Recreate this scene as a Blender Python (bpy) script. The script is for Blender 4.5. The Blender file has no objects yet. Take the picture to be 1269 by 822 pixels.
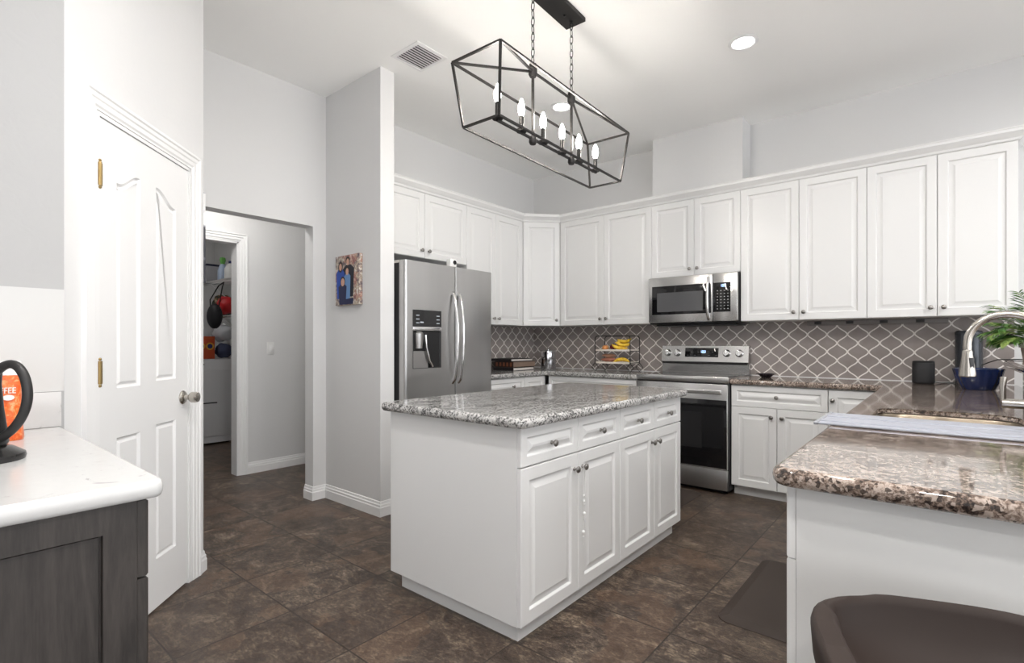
import bpy, bmesh, math, random
from mathutils import Vector, Matrix
random.seed(7)
PI = math.pi
scene = bpy.context.scene
COL = scene.collection

# ------------------------------------------------------------------ camera
FPX, YAW, CX, CY0, CAMH = 637.5, math.radians(39.85), 634.5, 425.2, 1.23
cam_data = bpy.data.cameras.new('camera')
cam_data.sensor_fit = 'HORIZONTAL'
cam_data.sensor_width = 36.0
cam_data.lens = FPX / 1269.0 * 36.0
cam_data.shift_x = 0.0
cam_data.shift_y = (CY0 - 411.0) / 1269.0
cam_data.clip_start = 0.05
cam = bpy.data.objects.new('camera', cam_data)
cam.location = (0, 0, CAMH)
cam.rotation_euler = (PI / 2, 0, YAW)
COL.objects.link(cam)
scene.camera = cam

# ------------------------------------------------------------------ view, world, daylight
scene.view_settings.view_transform = 'Standard'
scene.view_settings.look = 'None'
scene.view_settings.exposure = 0.46
scene.view_settings.gamma = 1.0
scene.view_settings.use_curve_mapping = False
scene.render.film_transparent = False
scene.cycles.use_denoising = True
scene.cycles.max_bounces = 10
scene.cycles.diffuse_bounces = 6
scene.cycles.glossy_bounces = 6
scene.cycles.sample_clamp_indirect = 8.0
world = bpy.data.worlds.new('world')
scene.world = world
world.use_nodes = True
wn = world.node_tree.nodes
wn['Background'].inputs[0].default_value = (0.96, 0.975, 1.0, 1)
wn['Background'].inputs[1].default_value = 2.7


def window_portal(name, loc, rot, sx, sy):
    l = bpy.data.lights.new(name, 'AREA')
    l.shape = 'RECTANGLE'
    l.size, l.size_y = sx, sy
    l.cycles.is_portal = True
    o = bpy.data.objects.new(name, l)
    o.location, o.rotation_euler = loc, rot
    COL.objects.link(o)


window_portal('daylight_rear_window', (2.25, -4.05, 1.3), (-PI / 2, 0, 0), 2.1, 2.5)
window_portal('daylight_side_window', (3.45, 1.4, 1.45), (0, -PI / 2, 0), 2.7, 6.2)
DOWNLIGHT, ROOM_FILL, BULB, HALL_W, LAUNDRY_W = 16.0, 500.0, 165.0, 44.0, 24.0  # room, hall and laundry strengths belong to added, unseen fill lamps


def at(px, py, ax, v):
    """pixel of the 1269x822 photograph -> point on the plane ax = v"""
    F = Vector((-math.sin(YAW), math.cos(YAW), 0)); R = Vector((math.cos(YAW), math.sin(YAW), 0))
    d = F + R * ((px - CX) / FPX) - Vector((0, 0, 1)) * ((py - CY0) / FPX)
    c = Vector((0, 0, CAMH)); i = 'XYZ'.index(ax)
    return c + d * ((v - c[i]) / d[i])


# ------------------------------------------------------------------ materials
def principled(name, col, rough=0.5, metal=0.0, coat=0.0, spec=0.5, trans=0.0, emit=None, es=0.0, ior=1.45):
    m = bpy.data.materials.new(name)
    m.use_nodes = True
    b = m.node_tree.nodes['Principled BSDF']
    b.inputs['Base Color'].default_value = (*col, 1)
    b.inputs['Roughness'].default_value = rough
    b.inputs['Metallic'].default_value = metal
    b.inputs['Coat Weight'].default_value = coat
    b.inputs['Coat Roughness'].default_value = 0.05
    b.inputs['Specular IOR Level'].default_value = spec
    b.inputs['Transmission Weight'].default_value = trans
    b.inputs['IOR'].default_value = ior
    if emit:
        b.inputs['Emission Color'].default_value = (*emit, 1)
        b.inputs['Emission Strength'].default_value = es
    return m


class NT:
    def __init__(self, m):
        self.m, self.t = m, m.node_tree
        self.b = self.t.nodes['Principled BSDF']

    def n(self, typ, **k):
        o = self.t.nodes.new(typ)
        for a, v in k.items():
            setattr(o, a, v)
        return o

    def l(self, a, b):
        self.t.links.new(a, b)

    def coord(self, scale=(1, 1, 1), rot=(0, 0, 0), loc=(0, 0, 0)):
        # positions in the world, so that pieces of one material run on
        tc = self.n('ShaderNodeNewGeometry')
        mp = self.n('ShaderNodeMapping')
        mp.inputs['Scale'].default_value = scale
        mp.inputs['Rotation'].default_value = rot
        mp.inputs['Location'].default_value = loc
        self.l(tc.outputs['Position'], mp.inputs['Vector'])
        return mp.outputs['Vector']

    def math(self, op, a, b=None, c=None, clamp=False):
        o = self.n('ShaderNodeMath', operation=op, use_clamp=clamp)
        for i, v in enumerate((a, b, c)):
            if v is None:
                continue
            if isinstance(v, (int, float)):
                o.inputs[i].default_value = v
            else:
                self.l(v, o.inputs[i])
        return o.outputs[0]

    def noise(self, vec, scale, detail=4, rough=0.55, dist=0.0, out='Fac'):
        o = self.n('ShaderNodeTexNoise')
        o.inputs['Scale'].default_value = scale
        o.inputs['Detail'].default_value = detail
        o.inputs['Roughness'].default_value = rough
        o.inputs['Distortion'].default_value = dist
        self.l(vec, o.inputs['Vector'])
        return o.outputs[out]

    def ramp(self, fac, stops, interp='LINEAR'):
        o = self.n('ShaderNodeValToRGB')
        o.color_ramp.interpolation = interp
        e = o.color_ramp.elements
        while len(e) < len(stops):
            e.new(0.5)
        for x, (p, c) in zip(e, stops):
            x.position = p
            x.color = (*c, 1) if not isinstance(c, (int, float)) else (c, c, c, 1)
        self.l(fac, o.inputs[0])
        return o.outputs[0]

    def mix(self, fac, a, b, blend='MIX'):
        o = self.n('ShaderNodeMix', data_type='RGBA', blend_type=blend)
        for i, v in ((0, fac), (6, a), (7, b)):
            if isinstance(v, (int, float)):
                o.inputs[i].default_value = v
            elif isinstance(v, tuple):
                o.inputs[i].default_value = (*v, 1)
            else:
                self.l(v, o.inputs[i])
        return o.outputs[2]

    def bump(self, h, strength=0.2, dist=0.01):
        o = self.n('ShaderNodeBump')
        o.inputs['Strength'].default_value = strength
        o.inputs['Distance'].default_value = dist
        self.l(h, o.inputs['Height'])
        self.l(o.outputs[0], self.b.inputs['Normal'])

    def color(self, c):
        self.l(c, self.b.inputs['Base Color'])


def painted(name, col, rough=0.6, bump=0.12, scale=38):
    m = principled(name, col, rough)
    t = NT(m)
    v = t.coord()
    h = t.noise(v, scale, 3, 0.6, 0.6)
    t.bump(h, bump, 0.006)
    return m


def brushed(name, col, rough=0.28, axis='Z', amt=0.1):
    m = principled(name, col, rough, 1.0)
    t = NT(m)
    s = {'Z': (60, 60, 1.2), 'X': (1.2, 60, 60), 'Y': (60, 1.2, 60)}[axis]
    v = t.coord(scale=s)
    f = t.noise(v, 3.0, 3, 0.6)
    r = t.n('ShaderNodeMapRange')
    r.inputs['To Min'].default_value = rough - amt * 0.08
    r.inputs['To Max'].default_value = rough + amt * 0.12
    t.l(f, r.inputs[0])
    t.l(r.outputs[0], t.b.inputs['Roughness'])
    big = t.noise(t.coord(scale={'Z': (5, 5, 0.15), 'X': (0.15, 5, 5), 'Y': (5, 0.15, 5)}[axis]), 1.0, 2, 0.5)
    t.color(t.mix(big, tuple(c * 0.82 for c in col), tuple(min(1, c * 1.14) for c in col)))
    return m


def granite(name, dark, mid, light, accent, streak_axis='Y', rough=0.07, coat=0.5, sh=0.0):
    m = principled(name, mid, rough, coat=coat, ior=1.5)
    t = NT(m)
    st = (9, 3.2, 9) if streak_axis == 'Y' else (3.2, 9, 9)
    v = t.coord()
    vs = t.coord(scale=st, rot=(0, 0, 0.35))
    speck = t.noise(v, 88, 5, 0.72, 0.7)
    flow = t.noise(vs, 1.6, 5, 0.65, 1.6)
    vo = t.n('ShaderNodeTexVoronoi')
    vo.inputs['Scale'].default_value = 135
    t.l(v, vo.inputs['Vector'])
    cells = vo.outputs['Color']
    sep = t.n('ShaderNodeSeparateColor')
    t.l(cells, sep.inputs[0])
    base = t.ramp(t.math('ADD', t.math('MULTIPLY', speck, 0.6), t.math('MULTIPLY', flow, 0.4)),
                  [(0.40 + sh, dark), (0.48 + sh, mid), (0.56 + sh, light), (0.66 + sh, mid), (0.76 + sh, accent)])
    c2 = t.mix(t.math('MULTIPLY', t.math('GREATER_THAN', sep.outputs[0], 0.8), 0.75), base, dark)
    c3 = t.mix(t.math('MULTIPLY', t.math('GREATER_THAN', sep.outputs[1], 0.84), 0.7), c2, light)
    t.color(c3)
    return m


def floor_material():
    m = principled('slate_floor_tile', (0.1, 0.08, 0.065), 0.35)
    t = NT(m)
    p, x0, y0 = 0.4695, -0.88, 2.10
    v = t.coord()
    s = t.n('ShaderNodeSeparateXYZ'); t.l(v, s.inputs[0])
    u = t.math('DIVIDE', t.math('SUBTRACT', s.outputs[0], x0), p)
    w = t.math('DIVIDE', t.math('SUBTRACT', s.outputs[1], y0), p)
    fu, fw = t.math('FRACT', u), t.math('FRACT', w)
    du = t.math('MINIMUM', fu, t.math('SUBTRACT', 1.0, fu))
    dw = t.math('MINIMUM', fw, t.math('SUBTRACT', 1.0, fw))
    d = t.math('MINIMUM', du, dw)
    grout = t.math('LESS_THAN', d, 0.0075)
    cid = t.n('ShaderNodeCombineXYZ')
    t.l(t.math('FLOOR', u), cid.inputs[0]); t.l(t.math('FLOOR', w), cid.inputs[1])
    wn_ = t.n('ShaderNodeTexWhiteNoise'); t.l(cid.outputs[0], wn_.inputs['Vector'])
    off = t.n('ShaderNodeVectorMath', operation='MULTIPLY_ADD')
    t.l(wn_.outputs['Color'], off.inputs[0]); off.inputs[1].default_value = (9, 9, 9); t.l(v, off.inputs[2])
    vv = off.outputs[0]
    big = t.noise(vv, 7.5, 8, 0.74, 0.7)
    mp = t.n('ShaderNodeMapping'); mp.inputs['Scale'].default_value = (1.0, 2.2, 1); mp.inputs['Rotation'].default_value = (0, 0, 0.5)
    t.l(vv, mp.inputs['Vector'])
    fine = t.noise(mp.outputs[0], 34, 8, 0.80, 0.7)
    f = t.math('ADD', t.math('MULTIPLY', big, 0.45), t.math('MULTIPLY', fine, 0.55))
    c = t.ramp(f, [(0.38, (0.018, 0.012, 0.009)), (0.45, (0.044, 0.031, 0.024)), (0.50, (0.078, 0.056, 0.043)),
                   (0.55, (0.145, 0.109, 0.080)), (0.62, (0.30, 0.24, 0.175))])
    tint = t.mix(t.math('MULTIPLY', wn_.outputs['Value'], 0.35), c, (0.058, 0.037, 0.027))
    warm = t.noise(vv, 2.3, 3, 0.6)
    tint = t.mix(t.math('MULTIPLY', t.math('GREATER_THAN', warm, 0.56), 0.28), tint, (0.15, 0.085, 0.05))
    t.color(t.mix(grout, tint, (0.033, 0.024, 0.019)))
    t.l(t.ramp(fine, [(0.3, 0.30), (0.7, 0.52)]), t.b.inputs['Roughness'])
    h = t.math('SUBTRACT', fine, t.math('MULTIPLY', grout, 0.6))
    t.bump(h, 0.35, 0.006)
    return m


def lattice_tile(name, axis, u0, z0=0.945, p=0.142):
    """arabesque tiles: pairs of wavy grout lines that touch and part"""
    m = principled(name, (0.25, 0.22, 0.21), 0.2, spec=0.4)
    t = NT(m)
    s = t.n('ShaderNodeSeparateXYZ'); t.l(t.coord(), s.inputs[0])
    u = t.math('DIVIDE', t.math('SUBTRACT', s.outputs[axis], u0), p)
    w = t.math('DIVIDE', t.math('SUBTRACT', s.outputs[2], z0), p)
    cosw = t.math('COSINE', t.math('MULTIPLY', w, 2 * PI))
    tri = t.math('SUBTRACT', 1.0, t.math('MULTIPLY', t.math('ABSOLUTE', t.math('SUBTRACT', t.math('FRACT', w), 0.5)), -4.0))
    tri = t.math('SUBTRACT', t.math('MULTIPLY', t.math('ABSOLUTE', t.math('SUBTRACT', t.math('FRACT', w), 0.5)), 4.0), 1.0)
    c = t.math('ADD', t.math('MULTIPLY', cosw, 0.85), t.math('MULTIPLY', tri, 0.15))
    q = t.math('MULTIPLY', c, 0.237)
    u = t.math('ADD', u, 0.25)
    # lines at u = k + q - ... (even family) and u = k + 1/2 - q (odd family), touching at u = 1/4 + k for c = 1
    a = t.math('FRACT', t.math('ADD', t.math('SUBTRACT', u, q), 0.5))
    b = t.math('FRACT', t.math('ADD', u, q))
    da = t.math('ABSOLUTE', t.math('SUBTRACT', a, 0.5))
    db = t.math('ABSOLUTE', t.math('SUBTRACT', b, 0.5))
    sl = t.math('ABSOLUTE', t.math('SINE', t.math('MULTIPLY', w, 2 * PI)))
    k = t.math('SUBTRACT', 1.0, t.math('MULTIPLY', sl, 0.36))
    d = t.math('MULTIPLY', t.math('MINIMUM', da, db), k)
    r = t.n('ShaderNodeMapRange', interpolation_type='SMOOTHSTEP')
    r.inputs['From Min'].default_value = 0.030; r.inputs['From Max'].default_value = 0.038
    r.inputs['To Min'].default_value = 1; r.inputs['To Max'].default_value = 0
    t.l(d, r.inputs[0])
    g = r.outputs[0]
    nz = t.noise(t.coord(), 6, 3)
    body = t.ramp(nz, [(0.3, (0.270, 0.238, 0.226)), (0.7, (0.345, 0.308, 0.294))])
    t.color(t.mix(g, body, (0.80, 0.76, 0.73)))
    t.l(t.math('ADD', t.math('MULTIPLY', g, 0.4), 0.20), t.b.inputs['Roughness'])
    e = t.n('ShaderNodeMapRange', interpolation_type='SMOOTHSTEP')
    e.inputs['From Min'].default_value = 0.02; e.inputs['From Max'].default_value = 0.07
    t.l(d, e.inputs[0])
    t.bump(e.outputs[0], 0.2, 0.003)
    return m


def wood(name, dark, light, rough=0.45, axis='Z'):
    m = principled(name, dark, rough)
    t = NT(m)
    sc = {'Z': (7, 7, 0.8), 'X': (0.8, 7, 7), 'Y': (7, 0.8, 7)}[axis]
    f = t.noise(t.coord(scale=sc), 2.0, 6, 0.62, 1.4)
    fine = t.noise(t.coord(scale=tuple(x * 9 for x in sc)), 2.2, 3, 0.6)
    t.color(t.ramp(t.math('ADD', t.math('MULTIPLY', f, 0.7), t.math('MULTIPLY', fine, 0.3)), [(0.35, dark), (0.7, light)]))
    t.bump(fine, 0.08, 0.003)
    return m


M = {}
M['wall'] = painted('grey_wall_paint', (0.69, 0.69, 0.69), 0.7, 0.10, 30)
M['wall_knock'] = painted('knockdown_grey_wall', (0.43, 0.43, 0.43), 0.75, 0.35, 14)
M['ceiling'] = painted('ceiling_paint', (0.93, 0.93, 0.92), 0.85, 0.06, 60)
M['trim'] = principled('white_trim_paint', (0.82, 0.82, 0.82), 0.35)
M['door'] = principled('white_door_paint', (0.80, 0.80, 0.80), 0.38)
M['cab'] = principled('white_cabinet_finish', (0.76, 0.76, 0.755), 0.32)
M['cab_in'] = principled('white_cabinet_body', (0.70, 0.70, 0.69), 0.45)
M['floor'] = floor_material()
M['tile_x'] = lattice_tile('taupe_lattice_tile', 0, -0.795)
M['tile_y'] = lattice_tile('taupe_lattice_tile_side', 1, 4.51)
M['granite_g'] = granite('grey_granite', (0.045, 0.044, 0.043), (0.26, 0.256, 0.25), (0.60, 0.59, 0.575), (0.74, 0.73, 0.71), 'Y', 0.13, 0.2)
M['granite_b'] = granite('brown_granite', (0.022, 0.016, 0.014), (0.20, 0.145, 0.115), (0.48, 0.40, 0.345), (0.68, 0.60, 0.53), 'X', sh=0.018)
M['quartz'] = principled('white_quartz', (0.80, 0.80, 0.79), 0.22)
_t = NT(M['quartz'])
_t.color(_t.ramp(_t.noise(_t.coord(), 9, 6, 0.7, 2.5), [(0.31, (0.40, 0.395, 0.39)), (0.38, (0.58, 0.58, 0.575)), (1.0, (0.62, 0.62, 0.615))]))
M['steel_v'] = brushed('brushed_steel', (0.50, 0.495, 0.49), 0.30, 'Z')
M['steel_x'] = brushed('brushed_steel_across', (0.60, 0.595, 0.59), 0.26, 'X')
M['handle'] = principled('satin_steel_handle', (0.72, 0.715, 0.71), 0.2, 1.0)
M['nickel'] = principled('brushed_nickel', (0.50, 0.47, 0.43), 0.25, 1.0)
M['knob'] = principled('pewter_knob', (0.30, 0.285, 0.27), 0.28, 1.0)
M['chrome'] = principled('chrome', (0.8, 0.8, 0.8), 0.1, 1.0)
M['brass'] = principled('aged_brass', (0.42, 0.30, 0.13), 0.3, 1.0)
M['black'] = principled('black_plastic', (0.012, 0.012, 0.013), 0.35)
M['black_glass'] = principled('black_glass', (0.006, 0.006, 0.007), 0.05, spec=0.6)
M['dark_grey'] = principled('dark_grey_case', (0.035, 0.035, 0.037), 0.45)
M['iron'] = principled('black_iron', (0.03, 0.028, 0.027), 0.45, 0.6)
M['bulb'] = principled('lit_bulb', (1, 1, 1), 0.3, emit=(1.0, 0.94, 0.86), es=BULB)
M['lens'] = principled('lit_downlight_lens', (1, 1, 1), 0.4, emit=(1.0, 0.97, 0.93), es=DOWNLIGHT)
M['lens_fill'] = principled('fill_downlight_lens', (1, 1, 1), 0.4, emit=(1.0, 0.975, 0.945), es=ROOM_FILL)  # stronger glow for the added downlights outside the view
M['white_plastic'] = principled('white_plastic', (0.78, 0.78, 0.77), 0.35)
M['rubber'] = principled('brown_mat_foam', (0.045, 0.032, 0.026), 0.6)
_t = NT(M['rubber']); _t.bump(_t.noise(_t.coord(), 260, 2), 0.25, 0.002)
M['stool'] = principled('brown_moulded_seat', (0.030, 0.0205, 0.017), 0.55, spec=0.3)
_t = NT(M['stool']); _t.bump(_t.noise(_t.coord(), 320, 2), 0.12, 0.001)
M['grey_wood'] = wood('dark_grey_stained_wood', (0.020, 0.0175, 0.016), (0.062, 0.053, 0.048))
M['sink'] = brushed('sink_steel', (0.30, 0.25, 0.19), 0.34, 'X')
M['mat_metal'] = principled('silver_rack', (0.46, 0.48, 0.55), 0.4, 0.4)
M['blue_glaze'] = principled('navy_glaze', (0.010, 0.022, 0.085), 0.12, coat=0.5)


# ------------------------------------------------------------------ mesh builder
class MB:
    def __init__(self):
        self.bm = bmesh.new()

    def box(self, x0, x1, y0, y1, z0, z1, bev=0.0, seg=2):
        vs = [self.bm.verts.new(p) for p in ((x0, y0, z0), (x1, y0, z0), (x1, y1, z0), (x0, y1, z0),
                                             (x0, y0, z1), (x1, y0, z1), (x1, y1, z1), (x0, y1, z1))]
        fs = [self.bm.faces.new([vs[i] for i in f]) for f in
              ((0, 3, 2, 1), (4, 5, 6, 7), (0, 1, 5, 4), (1, 2, 6, 5), (2, 3, 7, 6), (3, 0, 4, 7))]
        if bev > 0:
            es = list({e for f in fs for e in f.edges})
            bmesh.ops.bevel(self.bm, geom=es, offset=bev, segments=seg, affect='EDGES', profile=0.5)
        return self

    def fbox(self, fr, a0, a1, b0, b1, c0, c1, bev=0.0, seg=2):
        vs = [self.bm.verts.new(fr(a, b, c)) for c in (c0, c1) for a, b in ((a0, b0), (a1, b0), (a1, b1), (a0, b1))]
        fs = [self.bm.faces.new([vs[i] for i in f]) for f in
              ((0, 3, 2, 1), (4, 5, 6, 7), (0, 1, 5, 4), (1, 2, 6, 5), (2, 3, 7, 6), (3, 0, 4, 7))]
        if bev > 0:
            es = list({e for f in fs for e in f.edges})
            bmesh.ops.bevel(self.bm, geom=es, offset=bev, segments=seg, affect='EDGES', profile=0.5)
        return self

    def rings(self, rings, cap0=True, cap1=True, closed=False):
        rv = [[self.bm.verts.new(p) for p in r] for r in rings]
        n = len(rv[0])
        pairs = list(zip(rv[:-1], rv[1:])) + ([(rv[-1], rv[0])] if closed else [])
        for A, B in pairs:
            for i in range(n):
                j = (i + 1) % n
                try:
                    self.bm.faces.new((A[i], A[j], B[j], B[i]))
                except ValueError:
                    pass
        if not closed:
            if cap0:
                self.bm.faces.new(list(reversed(rv[0])))
            if cap1:
                self.bm.faces.new(rv[-1])
        return rv

    def strip(self, rows):
        """open sheet through rows of points"""
        rv = [[self.bm.verts.new(p) for p in r] for r in rows]
        for A, B in zip(rv[:-1], rv[1:]):
            for i in range(len(A) - 1):
                self.bm.faces.new((A[i], A[i + 1], B[i + 1], B[i]))

    def tube(self, pts, r, seg=10, closed=False, sq=False):
        pts = [Vector(p) for p in pts]
        n = len(pts)
        rs = r if isinstance(r, (list, tuple)) else [r] * n
        tan = []
        for i in range(n):
            if closed:
                d = pts[(i + 1) % n] - pts[i - 1]
            else:
                d = pts[min(i + 1, n - 1)] - pts[max(i - 1, 0)]
            tan.append(d.normalized())
        up = Vector((0, 0, 1)) if abs(tan[0].z) < 0.95 else Vector((1, 0, 0))
        nrm = (up - tan[0] * up.dot(tan[0])).normalized()
        rings = []
        for i in range(n):
            nrm = (nrm - tan[i] * nrm.dot(tan[i]))
            nrm = nrm.normalized() if nrm.length > 1e-6 else tan[i].orthogonal().normalized()
            bi = tan[i].cross(nrm)
            ph = PI / seg if sq else 0
            rings.append([pts[i] + (nrm * math.cos(2 * PI * k / seg + ph) + bi * math.sin(2 * PI * k / seg + ph)) * rs[i] for k in range(seg)])
        self.rings(rings, closed=closed)
        return self

    def lathe(self, prof, seg=28, origin=(0, 0, 0), axis=(0, 0, 1), flute=0.0, nfl=0):
        o, ax = Vector(origin), Vector(axis).normalized()
        e1 = ax.orthogonal().normalized(); e2 = ax.cross(e1)
        rings = []
        for r, z in prof:
            ring = []
            for k in range(seg):
                a = 2 * PI * k / seg
                rr = max(r, 1e-5) * (1 + flute * math.cos(nfl * a) if nfl else 1)
                ring.append(o + ax * z + (e1 * math.cos(a) + e2 * math.sin(a)) * rr)
            rings.append(ring)
        self.rings(rings)
        return self

    def ball(self, c, r, seg=14, rng=9, sx=1, sy=1, sz=1, rot=None):
        c = Vector(c)
        rings = []
        for i in range(1, rng):
            a = PI * i / rng
            ring = [Vector((r * sx * math.sin(a) * math.cos(2 * PI * k / seg), r * sy * math.sin(a) * math.sin(2 * PI * k / seg), -r * sz * math.cos(a))) for k in range(seg)]
            rings.append([c + (rot @ p if rot else p) for p in ring])
        self.rings(rings)
        return self

    def fill(self, loops, flip=False):
        """planar face with holes from 3D loops (first is the outline)"""
        es = []
        for lp in loops:
            vs = [self.bm.verts.new(p) for p in lp]
            es += [self.bm.edges.new((vs[i], vs[(i + 1) % len(vs)])) for i in range(len(vs))]
        bmesh.ops.triangle_fill(self.bm, use_beauty=True, use_dissolve=False, edges=es)
        return self

    def prism(self, poly, f, c0, c1):
        self.rings([[f(a, b, c0) for a, b in poly], [f(a, b, c1) for a, b in poly]])
        return self

    def build(self, name, mat, parent=None, smooth=35, weld=True):
        bm = self.bm
        if weld:
            bmesh.ops.remove_doubles(bm, verts=bm.verts, dist=1e-5)
        bmesh.ops.recalc_face_normals(bm, faces=bm.faces)
        off = world_loc(parent) if parent else Vector((0, 0, 0))
        if parent is None:     # origin at the base of the mesh
            lo = Vector([min(v.co[i] for v in bm.verts) for i in range(3)])
            hi = Vector([max(v.co[i] for v in bm.verts) for i in range(3)])
            base = Vector(((lo.x + hi.x) / 2, (lo.y + hi.y) / 2, lo.z))
        else:
            base = off
        for v in bm.verts:
            v.co -= base
        if smooth:
            lim = math.radians(smooth)
            for f in bm.faces:
                f.smooth = not (len(f.verts) > 6 or abs(f.normal.z) > 0.9998)
            for e in bm.edges:
                if len(e.link_faces) == 2 and e.calc_face_angle(0) > lim:
                    e.smooth = False
        me = bpy.data.meshes.new(name)
        bm.to_mesh(me); bm.free()
        me.materials.append(mat)
        o = bpy.data.objects.new(name, me)
        COL.objects.link(o)
        if parent:
            o.parent = parent
        else:
            o.location = base
        return o


def world_loc(o):
    v = Vector((0, 0, 0))
    while o:
        v += o.location
        o = o.parent
    return v


def thing(name, label, cat, loc=(0, 0, 0), group=None):
    o = bpy.data.objects.new(name, None)
    o.empty_display_size = 0.1
    o.location = loc
    COL.objects.link(o)
    return tag(o, label, cat, group)


def tag(o, label, cat, group=None):
    o['label'] = label; o['category'] = cat
    if group:
        o['group'] = group
    return o


def struct(o):
    o['kind'] = 'structure'
    return o


def frame(o, u, n):
    o, u, n = Vector(o), Vector(u), Vector(n)
    return lambda a, b, c: o + u * a + Vector((0, 0, 1)) * b + n * c


def offset_poly(path, d, closed=True):
    """offset a 2D path to its left by d (mitred)"""
    n = len(path); out = []
    for i in range(n):
        p = Vector(path[i])
        if closed or 0 < i < n - 1:
            a, b = Vector(path[i - 1]), Vector(path[(i + 1) % n])
            d1, d2 = (p - a).normalized(), (b - p).normalized()
        elif i == 0:
            d1 = d2 = (Vector(path[1]) - p).normalized()
        else:
            d1 = d2 = (p - Vector(path[i - 1])).normalized()
        n1, n2 = Vector((-d1.y, d1.x)), Vector((-d2.y, d2.x))
        m = n1 + n2
        m = m / max(0.25, m.dot(n1)) if m.length > 1e-6 else n1
        out.append(tuple(p + m * d))
    return out


def round_poly(pts, radii, seg=6):
    out = []; n = len(pts)
    for i, (p, r) in enumerate(zip(pts, radii)):
        p = Vector(p)
        if r <= 0:
            out.append(tuple(p)); continue
        a, b = (Vector(pts[i - 1]) - p).normalized(), (Vector(pts[(i + 1) % n]) - p).normalized()
        half = a.angle(b) / 2
        t = r / math.tan(half)
        c = p + (a + b).normalized() * (r / math.sin(half))
        s, e = p + a * t - c, p + b * t - c
        ang = s.angle_signed(e)
        for k in range(seg + 1):
            th = -ang * k / seg
            out.append((c.x + s.x * math.cos(th) - s.y * math.sin(th), c.y + s.x * math.sin(th) + s.y * math.cos(th)))
    return out


def sweep(mb, path, prof, closed=False):
    """profile points (offset to the left of the path, z) swept along a 2D path with mitred corners"""
    lines = [[(x, y, z) for x, y in offset_poly(path, d, closed)] for d, z in prof]
    rings = [[Vector(l[i]) for l in lines] for i in range(len(path))]
    mb.rings(rings, closed=closed)
    return mb


def text_mesh(name, body, fr, size, depth, mat, parent):
    cu = bpy.data.curves.new(name, 'FONT')
    cu.body = body; cu.size = 1.0; cu.align_x = 'CENTER'; cu.align_y = 'CENTER'; cu.extrude = 0.02
    t = bpy.data.objects.new(name, cu)
    COL.objects.link(t)
    me = bpy.data.meshes.new_from_object(t.evaluated_get(bpy.context.evaluated_depsgraph_get()))
    bpy.data.objects.remove(t)
    off = world_loc(parent)
    for v in me.vertices:
        v.co = Vector(fr(v.co.x * size, v.co.y * size, (v.co.z + 0.02) / 0.04 * depth)) - off
    me.materials.clear(); me.materials.append(mat)
    o = bpy.data.objects.new(name, me); COL.objects.link(o); o.parent = parent
    return o


# ------------------------------------------------------------------ room shell
ZC = 3.19          # ceiling
YW = 4.93          # range wall
XF = -3.77         # fridge wall


def slab(name, mat, x0, x1, y0, y1, z0, z1):
    return struct(MB().box(x0, x1, y0, y1, z0, z1).build(name, mat, smooth=0))


slab('floor', M['floor'], -8.0, 4.7, -4.2, 5.1, -0.1, 0.0)
slab('ceiling', M['ceiling'], -8.0, 4.7, -4.2, 5.1, ZC, ZC + 0.12)
slab('wall_back', M['wall'], XF - 0.12, 4.7, YW, YW + 0.12, 0, ZC)
# fridge wall with the hall opening (Y 1.1 .. 2.09, up to 2.14)
mb = MB()
mb.box(XF - 0.12, XF, 2.09, YW, 0, ZC)
mb.box(XF - 0.12, XF, 0.9, 2.09, 2.142, ZC)
mb.box(XF - 0.12, XF, 0.9, 1.12, 0, 2.142)
struct(mb.build('wall_left', M['wall'], smooth=0, weld=False))
slab('wall_stub', M['wall'], XF, -3.05, 2.20, 2.318, 0, ZC)
# chimney box over the range cabinets
slab('wall_chase', M['wall'], -2.143, -1.318, 4.69, YW, 2.615, ZC)

# diagonal pantry wall: plane x + y = -2, u runs along (-1, 1)
SD = math.sqrt(0.5)
DG = frame((-1.0, -1.0, 0), (-SD, SD, 0), (SD, SD, 0))
D_IN0, D_IN1, D_TOP = 2.112, 2.788, 2.125
mb = MB()
mb.fbox(DG, 1.955, D_IN0, 0, ZC, -0.11, 0)
mb.fbox(DG, D_IN1, 2.924, 0, ZC, -0.11, 0)
mb.fbox(DG, D_IN0, D_IN1, D_TOP, ZC, -0.11, 0)
struct(mb.build('wall_pantry', M['door'] if False else M['wall'], smooth=0, weld=False))
c0 = DG(2.924, 0, 0)
slab('wall_pantry_return', M['wall'], XF - 0.12, c0.x + 0.0, c0.y - 0.1, c0.y, 0, ZC)
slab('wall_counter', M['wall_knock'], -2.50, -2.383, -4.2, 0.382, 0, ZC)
# rear and right walls with wide window openings (behind and beside the camera)
mb = MB()
mb.box(-2.5, 1.2, -4.12, -4.0, 0, ZC); mb.box(3.3, 4.6, -4.12, -4.0, 0, ZC)
mb.box(1.2, 3.3, -4.12, -4.0, 2.55, ZC); mb.box(1.2, 3.3, -4.12, -4.0, 0, 0.05)
mb.box(2.45, 2.55, -4.10, -4.02, 0.05, 2.55)
struct(mb.build('wall_rear', M['wall'], smooth=0, weld=False))
mb = MB()
mb.box(3.4, 3.52, -4.0, -1.7, 0, ZC); mb.box(3.4, 3.52, 4.5, YW, 0, ZC)
mb.box(3.4, 3.52, -1.7, 4.5, 2.8, ZC); mb.box(3.4, 3.52, -1.7, 4.5, 0, 0.1)
for y in (-0.15, 1.4, 2.95):
    mb.box(3.42, 3.50, y - 0.05, y + 0.05, 0.1, 2.8)
struct(mb.build('wall_right', M['wall'], smooth=0, weld=False))

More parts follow.
